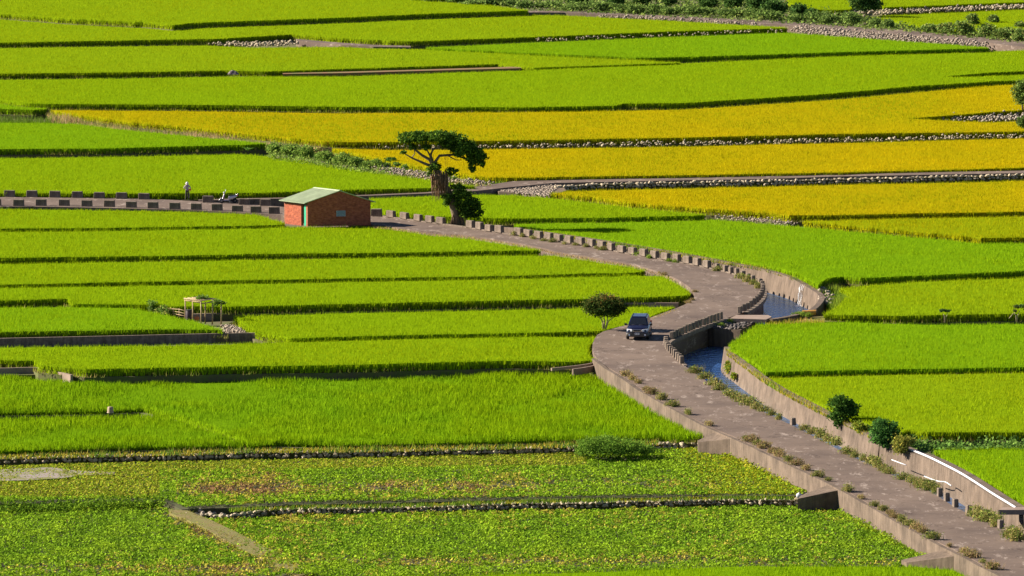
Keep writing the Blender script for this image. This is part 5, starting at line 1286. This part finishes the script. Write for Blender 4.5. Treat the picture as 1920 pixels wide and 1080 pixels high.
for i, (x, w) in enumerate([(-.125, .035), (-.075, .03), (.01, .035), (.06, .03), (.115, .035)]):
    gl = MB(); gl.box((x, -2.278, .53), (w, .004, .085)); gl.build('plate_mark', M['black'], plt)
wp = MB()
wp.tube([(-.5, -1.16, 1.10), (0, -1.08, 1.17)], .012, 5); wp.tube([(.05, -1.16, 1.10), (.5, -1.08, 1.17)], .012, 5); wp.build('wipers', M['black'], car)
ub = MB(); ub.box((0, 0, .33), (1.5, 3.9, .14)); ub.build('underbody', M['black'], car)

# ================================================================== SCOOTER
M['scw'] = plain('scooter_white', (0.55, 0.50, 0.54), .3, spec=.6)
M['scp'] = plain('scooter_purple', (0.22, 0.05, 0.18), .35, spec=.6)
M['red'] = plain('red_plastic', (0.62, 0.03, 0.03), .35, spec=.6)
sp = U(428, 381, 0)
sco = empty('scooter', (sp[0], sp[1], Zp(sp[1])), R(-83)); tag(sco, 'white and purple scooter with a red tail light parked on the road edge', 'scooter')
for y in (-.62, .60):
    w = MB(); w.lathe([(.13, -.045), (.20, -.055), (.235, -.02), (.235, .02), (.20, .055), (.13, .045)], (0, 0, 0), 'X', 20); wh = w.build('wheel', M['black'], sco); wh.location = (0, y, .235)
    r_ = MB(); r_.lathe([(.0, -.04), (.05, -.05), (.06, -.02), (.14, -.025), (.14, .025), (.06, .02), (.05, .05), (0, .04)], (0, 0, 0), 'X', 16); r_.build('rim', M['rim'], wh)
fk = MB(); fk.tube([(.07, -.62, .235), (.07, -.5, .62)], .022, 6); fk.tube([(-.07, -.62, .235), (-.07, -.5, .62)], .022, 6); fk.build('fork', M['rim'], sco)
mg = MB(); mg.lathe([(.245, -.06), (.265, -.03), (.265, .03), (.245, .06)], (0, 0, 0), 'X', 20); ms = mg.build('front_mudguard', M['scw'], sco); ms.location = (0, -.62, .235)
for v in ms.data.vertices:
    if v.co.z < .02: v.co.z = .02 + v.co.z * .05
sh = loft([[(-.17, -.56, .34), (.17, -.56, .34), (.15, -.46, .34), (-.15, -.46, .34)], [(-.19, -.53, .6), (.19, -.53, .6), (.17, -.42, .6), (-.17, -.42, .6)], [(-.14, -.44, .86), (.14, -.44, .86), (.12, -.36, .86), (-.12, -.36, .86)], [(-.10, -.38, .98), (.10, -.38, .98), (.09, -.30, .98), (-.09, -.30, .98)]], M['scw'], 'leg_shield', sco)
ip = loft([[(-.15, -.44, .34), (.15, -.44, .34), (.14, -.38, .34), (-.14, -.38, .34)], [(-.17, -.41, .6), (.17, -.41, .6), (.15, -.34, .6), (-.15, -.34, .6)], [(-.11, -.34, .88), (.11, -.34, .88), (.1, -.28, .88), (-.1, -.28, .88)]], M['scp'], 'inner_panel', sco)
fbm_ = loft([[(-.16, y, .24), (.16, y, .24), (.17, y, .33), (-.17, y, .33)] for y in (-.5, -.3, 0, .1)], M['scw'], 'footboard', sco)
tail = loft([[(-.15 * k, y, z0), (.15 * k, y, z0), (.17 * k, y, (z0 + z1) / 2), (.13 * k, y, z1), (-.13 * k, y, z1), (-.17 * k, y, (z0 + z1) / 2)] for y, k, z0, z1 in ((-.02, .9, .3, .62), (.15, 1.1, .32, .70), (.5, 1.1, .42, .74), (.78, .8, .56, .78), (.86, .4, .66, .78))], M['scw'], 'tail_panel', sco)
sp2 = loft([[(-.175 * k, y, z0), (.175 * k, y, z0), (.18 * k, y, z1), (-.18 * k, y, z1)] for y, k, z0, z1 in ((.1, 1, .38, .46), (.4, 1.08, .44, .54), (.76, .85, .58, .66))], M['scp'], 'side_stripe', sco)
se = loft([[(-.13 * k, y, z), (.13 * k, y, z), (.12 * k, y, z + .08), (-.12 * k, y, z + .08)] for y, k, z in ((-.02, .6, .67), (.1, 1, .70), (.35, 1.1, .70), (.55, 1, .75), (.72, .7, .77))], M['black'], 'seat', sco)
tlb = MB(); tlb.box((0, .84, .72), (.24, .09, .10)); tlb.build('tail_light', M['red'], sco, .02)
hb2 = MB(); hb2.tube([(-.33, -.28, 1.03), (-.12, -.36, 1.02), (.12, -.36, 1.02), (.33, -.28, 1.03)], .02, 8); hb2.build('handlebar', M['black'], sco)
hd = MB(); hd.box((0, -.40, 1.0), (.24, .14, .14)); hd.build('headlight', M['lamp'], sco, .04)
for s in (-1, 1):
    mm = MB(); mm.tube([(s * .25, -.3, 1.04), (s * .3, -.26, 1.22)], .008, 5); mm.box((s * .31, -.25, 1.25), (.12, .03, .08)); mm.build('mirror', M['lamp'], sco)
en = MB(); en.box((0, .42, .27), (.2, .36, .2)); en.tube([(.13, .35, .3), (.14, .85, .34)], .05, 8); en.build('engine', M['black'], sco, .02)
sd = MB(); sd.tube([(-.1, .1, .28), (-.22, .16, .0)], .012, 5); sd.tube([(.1, .1, .28), (.1, .16, .0)], .012, 5); sd.build('stand', M['rim'], sco)
rk = MB(); rk.tube([(-.1, .72, .8), (-.1, .92, .84), (.1, .92, .84), (.1, .72, .8)], .012, 5); rk.build('rack', M['rim'], sco)

# ================================================================== WORKER
def skin_figure(name, joints, bones, mats, cat_of):
    me = bpy.data.meshes.new(name + '_rig'); keys = list(joints)
    me.from_pydata([joints[k][0] for k in keys], [(keys.index(a), keys.index(b)) for a, b in bones], []); me.update()
    o = bpy.data.objects.new(name + '_rig', me); COL.objects.link(o)
    sk = o.modifiers.new('skin', 'SKIN'); sk.use_smooth_shade = True
    for i, k in enumerate(keys):
        r = joints[k][1]; d = me.skin_vertices[0].data[i]; d.radius = (r, r) if not isinstance(r, tuple) else r; d.use_root = (k == 'pelvis')
    ss = o.modifiers.new('subsurf', 'SUBSURF'); ss.levels = 1; ss.render_levels = 1
    bpy.context.view_layer.update()
    out = bpy.data.meshes.new_from_object(o.evaluated_get(bpy.context.evaluated_depsgraph_get()))
    bpy.data.objects.remove(o); bpy.data.meshes.remove(me)
    out.name = name; out.materials.clear()
    for m in mats: out.materials.append(m)
    seg = [(Vector(joints[a][0]), Vector(joints[b][0]), cat_of(a, b)) for a, b in bones]
    for p in out.polygons:
        c = p.center; best = (9, 0)
        for A_, B_, k in seg:
            ab = B_ - A_; t = max(0, min(1, (c - A_).dot(ab) / max(ab.dot(ab), 1e-9))); dd = (c - A_ - ab * t).length
            if dd < best[0]: best = (dd, k)
        p.material_index = best[1]; p.use_smooth = True
    return out
J = {'pelvis': ((0, 0, .90), (.15, .12)), 'spine': ((0, .01, 1.06), (.14, .115)), 'chest': ((0, .02, 1.25), (.165, .12)), 'neck0': ((0, .02, 1.38), (.075, .075)), 'neck': ((0, .035, 1.43), (.052, .055)), 'head': ((0, .05, 1.51), (.08, .095)), 'crown': ((0, .05, 1.60), (.062, .075)),
     'nose': ((0, .148, 1.505), .018), 'chin': ((0, .11, 1.455), .035), 'earR': ((.083, .045, 1.51), .016), 'earL': ((-.083, .045, 1.51), .016)}
Bn = [('pelvis', 'spine'), ('spine', 'chest'), ('chest', 'neck0'), ('neck0', 'neck'), ('neck', 'head'), ('head', 'crown'), ('head', 'nose'), ('head', 'chin'), ('head', 'earR'), ('head', 'earL')]
def limb(side, sh, el, wr, kn, an):
    s = 1 if side == 'R' else -1
    J['sho' + side] = ((s * .17, .01, 1.35), .068); J['elb' + side] = (el, .05); J['wri' + side] = (wr, .034)
    w = Vector(wr); d = (w - Vector(el)).normalized(); pm = w + d * .055; J['pal' + side] = (tuple(pm), (.034, .022))
    Bn.extend([('chest', 'sho' + side), ('sho' + side, 'elb' + side), ('elb' + side, 'wri' + side), ('wri' + side, 'pal' + side)])
    lat = d.cross(Vector((0, 0, 1))).normalized(); dn = d.cross(lat).normalized()
    for i, (off, ln) in enumerate(((-.028, .062), (-.009, .072), (.010, .068), (.028, .052))):
        b0 = pm + d * .03 + lat * off; J['f%d%s' % (i, side)] = (tuple(b0), .009); b1 = b0 + d * ln * .5 + dn * ln * .3; b2 = b1 + dn * ln * .5
        J['g%d%s' % (i, side)] = (tuple(b1), .0085); J['h%d%s' % (i, side)] = (tuple(b2), .0075)
        Bn.extend([('pal' + side, 'f%d%s' % (i, side)), ('f%d%s' % (i, side), 'g%d%s' % (i, side)), ('g%d%s' % (i, side), 'h%d%s' % (i, side))])
    t0 = w + d * .03 - lat * .035 * s; J['t0' + side] = (tuple(t0), .011); t1 = t0 + d * .03 - lat * .02 * s + dn * .03; J['t1' + side] = (tuple(t1), .0095)
    Bn.extend([('wri' + side, 't0' + side), ('t0' + side, 't1' + side)])
    J['hip' + side] = ((s * .085, 0, .84), .105); J['kne' + side] = (kn, .068); J['ank' + side] = (an, .046); J['hee' + side] = ((an[0], an[1] - .03, .045), .04); J['toe' + side] = ((an[0] + s * .03, an[1] + .17, .035), .036)
    Bn.extend([('pelvis', 'hip' + side), ('hip' + side, 'kne' + side), ('kne' + side, 'ank' + side), ('ank' + side, 'hee' + side), ('ank' + side, 'toe' + side)])
limb('R', None, (.33, -.02, 1.12), (.27, .20, .98), (.12, .05, .47), (.13, -.03, .10))
limb('L', None, (-.31, .06, 1.12), (-.06, .24, 1.02), (-.11, .02, .47), (-.13, .03, .10))
def cat_of(a, b):
    k = b[:3]
    if k in ('nec', 'hea', 'cro', 'nos', 'chi', 'ear'): return 0
    if k[:2] in ('f0', 'f1', 'f2', 'f3', 'g0', 'g1', 'g2', 'g3', 'h0', 'h1', 'h2', 'h3', 't0', 't1') or k == 'pal': return 0
    if k in ('kne', 'ank', 'hip'): return 2
    if k in ('hee', 'toe'): return 3
    return 1
shirt = plain('pale_pink_shirt', (0.52, 0.40, 0.44), .9, scale=9, noise=.35)
trous = plain('dark_trousers', (0.045, 0.03, 0.045), .9, scale=9, noise=.3)
skinm = plain('skin', (0.36, 0.20, 0.13), .6)
pme = skin_figure('person', J, Bn, [skinm, shirt, trous, M['black']], cat_of)
pp = U(351, 374.5, .004)
per = link('person', pme); per.location = (pp[0], pp[1], Zp(pp[1]) + .004 - min(v.co.z for v in pme.vertices)); per.rotation_euler = (0, 0, R(14))
tag(per, 'person in a white hat and pale shirt standing on the road with a brush cutter', 'person')
ht = MB(); ht.lathe([(.0, .115), (.05, .11), (.085, .085), (.10, .03), (.105, .0), (.19, -.03), (.195, -.025), (.11, .012)], (0, .05, 1.58), 'Z', 20); ht.build('hat', plain('white_hat', (0.74, 0.70, 0.70), .8), per)
hc = MB(); hc.lathe([(.102, .03), (.105, -.02), (.115, -.10), (.13, -.19), (.12, -.19), (.095, -.05)], (0, .025, 1.57), 'Z', 18); hc.build('neck_cloth', plain('pale_cloth', (0.66, 0.56, 0.60), .9), per)
cut = empty('brush_cutter', tuple(per.location), R(14)); tag(cut, 'brush cutter with a red engine held by the worker', 'tool')
e1 = MB(); e1.box((.25, -.14, .98), (.17, .2, .19)); e1.build('engine', M['red'], cut, .03)
e2 = MB(); e2.tube([(.25, -.1, .98), (.30, .24, .93), (.42, 1.0, .12)], .014, 6); e2.build('shaft', plain('alu_tube', (0.5, 0.5, 0.5), .35, .8), cut)
e3 = MB(); e3.lathe([(.0, .02), (.11, .015), (.12, 0), (0, -.01)], (.42, 1.03, .09), 'Z', 14); e3.build('cutter_head', M['black'], cut)
e4 = MB(); e4.tube([(.29, .22, .94), (.14, .30, 1.0), (-.06, .30, 1.02)], .012, 6); e4.build('handle', M['black'], cut)

# ================================================================== PERGOLA AND FENCE
pg0 = U(378, 606, -.5); pg = empty('pergola', tuple(pg0)); tag(pg, 'bamboo pergola with a cane roof beside the green rice', 'pergola'); L = pg0
tops = {}
for i, (x, yb, yt) in enumerate([(347, 600, 560), (361, 603, 562), (376.5, 606, 564.5), (384.5, 602, 566), (398, 604, 562), (414.5, 609, 563)]):
    b = U(x, yb, -.55); t = PY(x + .3, yt, b[1]); tops[i] = t
    m = MB(); m.tube([b - L - np.array((0, 0, .2)), (b + t) / 2 - L + np.array((.02, 0, 0)), t - L], [.062, .055, .05], 8); m.build('post', M['bamboo'], pg)
def beam(a, b, drop, r=.04):
    a = a - np.array((0, 0, drop)); b = b - np.array((0, 0, drop)); d = (b - a) * .04
    m = MB(); m.tube([a - d - L, b + d - L], r, 6); m.build('beam', M['bamboo'], pg)
for a, b, dr in ((0, 1, .1), (1, 2, .1), (3, 4, .12), (4, 5, .12), (0, 3, .14), (2, 4, .2)): beam(tops[a], tops[b], dr)
for k in range(16):
    t = k / 15; a = tops[0] * (1 - t) + tops[2] * t; b = a + np.array((1.15, 1.3, .0))
    m = MB(); m.tube([a - L + np.array((-.12, -.1, .0)), b - L + np.array((0, 0, .06 + gt.normal(0, .02)))], .028, 5); m.build('cane', M['thatch'], pg)
for k in range(5):
    t = k / 4; a = tops[0] + np.array((1.15, 1.3, .0)) * t; b = tops[2] + np.array((1.15, 1.3, 0)) * t
    m = MB(); m.tube([a - L + np.array((-.1, 0, .04)), b - L + np.array((.1, 0, .04))], .03, 5); m.build('cane', M['thatch'], pg)
fn0 = U(315, 591, -.5); fn = empty('bamboo_fence', tuple(fn0)); tag(fn, 'low bamboo rail fence leading to the pergola', 'fence'); Lf = fn0
FP = [(303, 583, 576), (315, 585.5, 577), (325, 588, 577.5), (336, 590.5, 578)]
fp = [(U(x, yb + 6, -.55), PY(x, yt, U(x, yb + 6, -.55)[1])) for x, yb, yt in FP]
for b, t in fp:
    m = MB(); m.tube([b - Lf - np.array((0, 0, .1)), t - Lf], .035, 6); m.build('post', M['bamboo'], fn)
for h in (.35, .62, .9):
    m = MB(); m.tube([b * (1 - h) + t * h - Lf + np.array((0, -.04, 0)) for b, t in fp] + [fp[-1][0] * (1 - h) + fp[-1][1] * h - Lf + np.array((.45, -1.0, 0))], .024, 6); m.build('rail', M['bamboo'], fn)
VB = [(0.13, 0.23, 0.04), (0.19, 0.27, 0.06), (0.09, 0.16, 0.03)]
bush(283, 588, 9, 14, VB, 'tall leafy climber at the far end of the bamboo fence', None, 601, 'climber', 700, .09, -.5)
bush(297, 590, 12, 10, VB + [(0.36, 0.34, 0.08)], 'leafy plant with yellowing leaves along the bamboo fence', 'plants along the bamboo fence', 602, 'climber', 800, .09, -.5)
bush(312, 593, 12, 8, VB + [(0.36, 0.34, 0.08)], 'leafy plant with yellowing leaves along the bamboo fence', 'plants along the bamboo fence', 603, 'climber', 700, .09, -.5)
tree('vine', 'green vine on the cane roof of the pergola', 'plant', (386, 603), -.5, [([(386, 603), (385, 585), (384, 566)], .015, .01, .3), ([(384, 566), (380, 560), (378, 556)], .012, .008, .3)], [(380, 557.5, 11, 4, .6, .5), (375, 560, 7, 2.5, .6, .4)], 500, .075, VB, 604)
tree('vine', 'thin climber on the last pergola post', 'plant', (413, 609), -.5, [([(413, 609), (414, 588), (413, 566)], .012, .008, .1)], [(406, 566, 9, 5, .3, .4), (416, 569, 7, 5, .1, .3), (404, 572, 5, 4, .3, .3)], 420, .075, VB, 605)
bp = U(355, 601, -.52); br_ = empty('barrel', tuple(bp)); tag(br_, 'dark barrel under the pergola', 'barrel')
m = MB(); m.lathe([(.0, 0), (.27, 0), (.29, .05), (.31, .4), (.29, .82), (.27, .86), (.0, .86)], (0, 0, 0), 'Z', 18); m.build('drum', plain('dark_plastic', (0.05, 0.035, 0.04), .6), br_)
m = MB(); m.lathe([(.285, .80), (.30, .80), (.30, .87), (.28, .88), (0, .885)], (0, 0, 0), 'Z', 18); m.build('rim', M['black'], br_)
def sack(label, px, py, off, s, mat, seed, name='sack'):
    bm = bmesh.new(); bmesh.ops.create_icosphere(bm, subdivisions=2, radius=1); g = np.random.default_rng(seed)
    for v in bm.verts:
        k = 1 + .12 * math.sin(v.co.x * 5 + seed) * math.cos(v.co.y * 4) + g.normal(0, .03)
        z = max(v.co.z, -.75); nk = .45 if z > .8 else 1
        v.co = Vector((v.co.x * s[0] * k * nk, v.co.y * s[1] * k * nk, (z + .75) * s[2] * k))
    me = bpy.data.meshes.new(name); bm.to_mesh(me); bm.free(); me.materials.append(mat)
    for p_ in me.polygons: p_.use_smooth = True
    o = link(name, me); p_ = U(px, py, off); o.location = tuple(p_); return tag(o, label, 'sack')
sack('orange bag lying under the pergola', 369, 601, -.5, (.22, .2, .24), plain('orange_cloth', (0.6, 0.2, 0.07), .8), 1, 'bag')
sack('plump white sack on the end of the stone wall beside the ramp', 1498, 934, -1.0, (.2, .2, .22), plain('white_sacking', (0.72, 0.72, 0.74), .8, scale=4, noise=.3), 2)
sack('flattened black and white sack lying next to the plump white sack', 1513, 931, -.9, (.22, .2, .13), plain('black_white_sacking', (0.6, 0.6, 0.62), .8, scale=5, col2=(0.03, 0.03, 0.03)), 3)
bk0 = U(207, 774, -.9); bkt = empty('bucket', tuple(bk0)); tag(bkt, 'pale upturned bucket in the gap between two rice fields', 'bucket')
m = MB(); m.lathe([(.24, 0), (.235, .03), (.20, .42), (.19, .44), (.0, .44)], (0, 0, 0), 'Z', 16); m.build('shell', plain('pale_bucket', (0.36, 0.27, 0.17), .6, scale=4, noise=.3), bkt)
m = MB(); m.lathe([(.245, .0), (.262, .015), (.245, .04)], (0, 0, 0), 'Z', 16); m.build('rim', plain('pale_bucket_rim', (0.4, 0.32, 0.22), .6), bkt)
th = MB(); g = np.random.default_rng(9); V = []; nx, ny = 9, 6
for i in range(nx):
    for j in range(ny):
        u, v = i / (nx - 1), j / (ny - 1); h = .85 * math.sin(math.pi * u) ** .7 * math.sin(math.pi * v) ** .6 + g.normal(0, .05) * (0 < i < nx - 1) * (0 < j < ny - 1)
        V.append(((u - .5) * 1.7, (v - .5) * 1.6, max(0, h)))
th.add(V, [(i * ny + j, (i + 1) * ny + j, (i + 1) * ny + j + 1, i * ny + j + 1) for i in range(nx - 1) for j in range(ny - 1)])
tp = th.build('tarpaulin_heap', plain('grey_tarpaulin', (0.24, 0.18, 0.17), .7, scale=2.5, col2=(0.07, 0.06, 0.07))); tp.location = tuple(U(437, 139, -.1)); tp.scale = (.75, .75, .55); tag(tp, 'small heap under a grey tarpaulin at the edge of a far rice field', 'heap')

# ================================================================== PIPES, WATERFALL
wpx = [(1697, 842.5), (1712, 846), (1740, 857.5), (1770, 872.5), (1800, 888), (1830, 907), (1860, 927), (1885, 942), (1902, 952.5)]
P = subdivide([U(x, y, .13) for x, y in smooth(wpx)], 1.0, closed=False)
m = MB(); m.tube([p + np.array((.12, .1, 0)) for p in P], .075, 8); tag(m.build('white_pipe', M['pvc']), 'long white plastic pipe lying along the canal wall', 'pipe')
m = MB(); m.tube(subdivide([U(x, y, -.55) for x, y in [(1733, 893), (1748, 899), (1760, 902.5), (1772, 903.5), (1777, 906), (1784, 911)]], .8, closed=False), .04, 8); tag(m.build('white_pipe', M['pvc']), 'short crooked white pipe low over the canal behind the weeds', 'pipe')
m = MB(); m.tube(subdivide([U(x, y, -.45) for x, y in [(1672, 862), (1685, 867), (1699, 872)]], .8, closed=False), .035, 8); tag(m.build('white_pipe', M['pvc']), 'short pale pipe below the olive bush', 'pipe')
oa = U(1505, 591, -.12); ob = oa + np.array((1.12, .15, .03))
oc = empty('clay_pipe', tuple(oa)); tag(oc, 'short orange pipe section lying beside the pool', 'pipe')
d = Vector(ob - oa).normalized(); q = d.to_track_quat('X', 'Z').to_matrix(); m = MB(); n = 20; V = []
for h in (0, 1.12):
    for r in (.2, .165):
        for k in range(n):
            a = 2 * math.pi * k / n; v = q @ Vector((h, r * math.cos(a), r * math.sin(a))); V.append((v.x, v.y, v.z + .19))
Fs = []
for k in range(n):
    k2 = (k + 1) % n; Fs += [(k, k2, 2 * n + k2, 2 * n + k), (n + k, 3 * n + k, 3 * n + k2, n + k2), (k, n + k, n + k2, k2), (2 * n + k, 2 * n + k2, 3 * n + k2, 3 * n + k)]
m.add(V, Fs, 0, False); m.build('shell', M['orange_pipe'], oc)
m = MB(); V = [];
for h in (1.06, 1.15):
    for r in (.235, .201):
        for k in range(n):
            a = 2 * math.pi * k / n; v = q @ Vector((h, r * math.cos(a), r * math.sin(a))); V.append((v.x, v.y, v.z + .19))
m.add(V, Fs, 0, False); m.build('collar', plain('dark_collar', (0.12, 0.08, 0.05), .7), oc)
foam = plain('white_water', (0.78, 0.80, 0.83), .4)
wt = U(1504, 533.5, .05); Yt = wt[1]
wf_ = empty('waterfall', tuple(wt)); tag(wf_, 'thin white waterfall dropping over the canal wall into the pool', 'waterfall')
g = np.random.default_rng(4); Lw = wt
nrm = np.array((-.62, -.78, 0)); al = np.array((.78, -.62, 0))
for k in range(8):
    o0 = al * g.normal(0, .13) + nrm * .1; pts = []
    for i in range(7):
        t = i / 6; pts.append(o0 + nrm * (.05 + .38 * t ** .8 + g.normal(0, .02)) + al * g.normal(0, .03) + np.array((0, 0, -1.75 * t)))
    m = MB(); m.tube(pts, [.012, .018, .01, .018, .01, .02, .024], 5); m.build('strand', foam, wf_)
m = MB(); V = []
for i in range(22):
    a = 2 * math.pi * i / 22; r = .4 * g.uniform(.5, 1.2); V.append(nrm * .6 + np.array((r * math.cos(a), r * 1.8 * math.sin(a) - .3, -1.76 + .02)))
V.append(nrm * .6 + np.array((0, 0, -1.62)))
m.add(V, [(i, (i + 1) % 22, 22) for i in range(22)]); m.build('foam', foam, wf_)
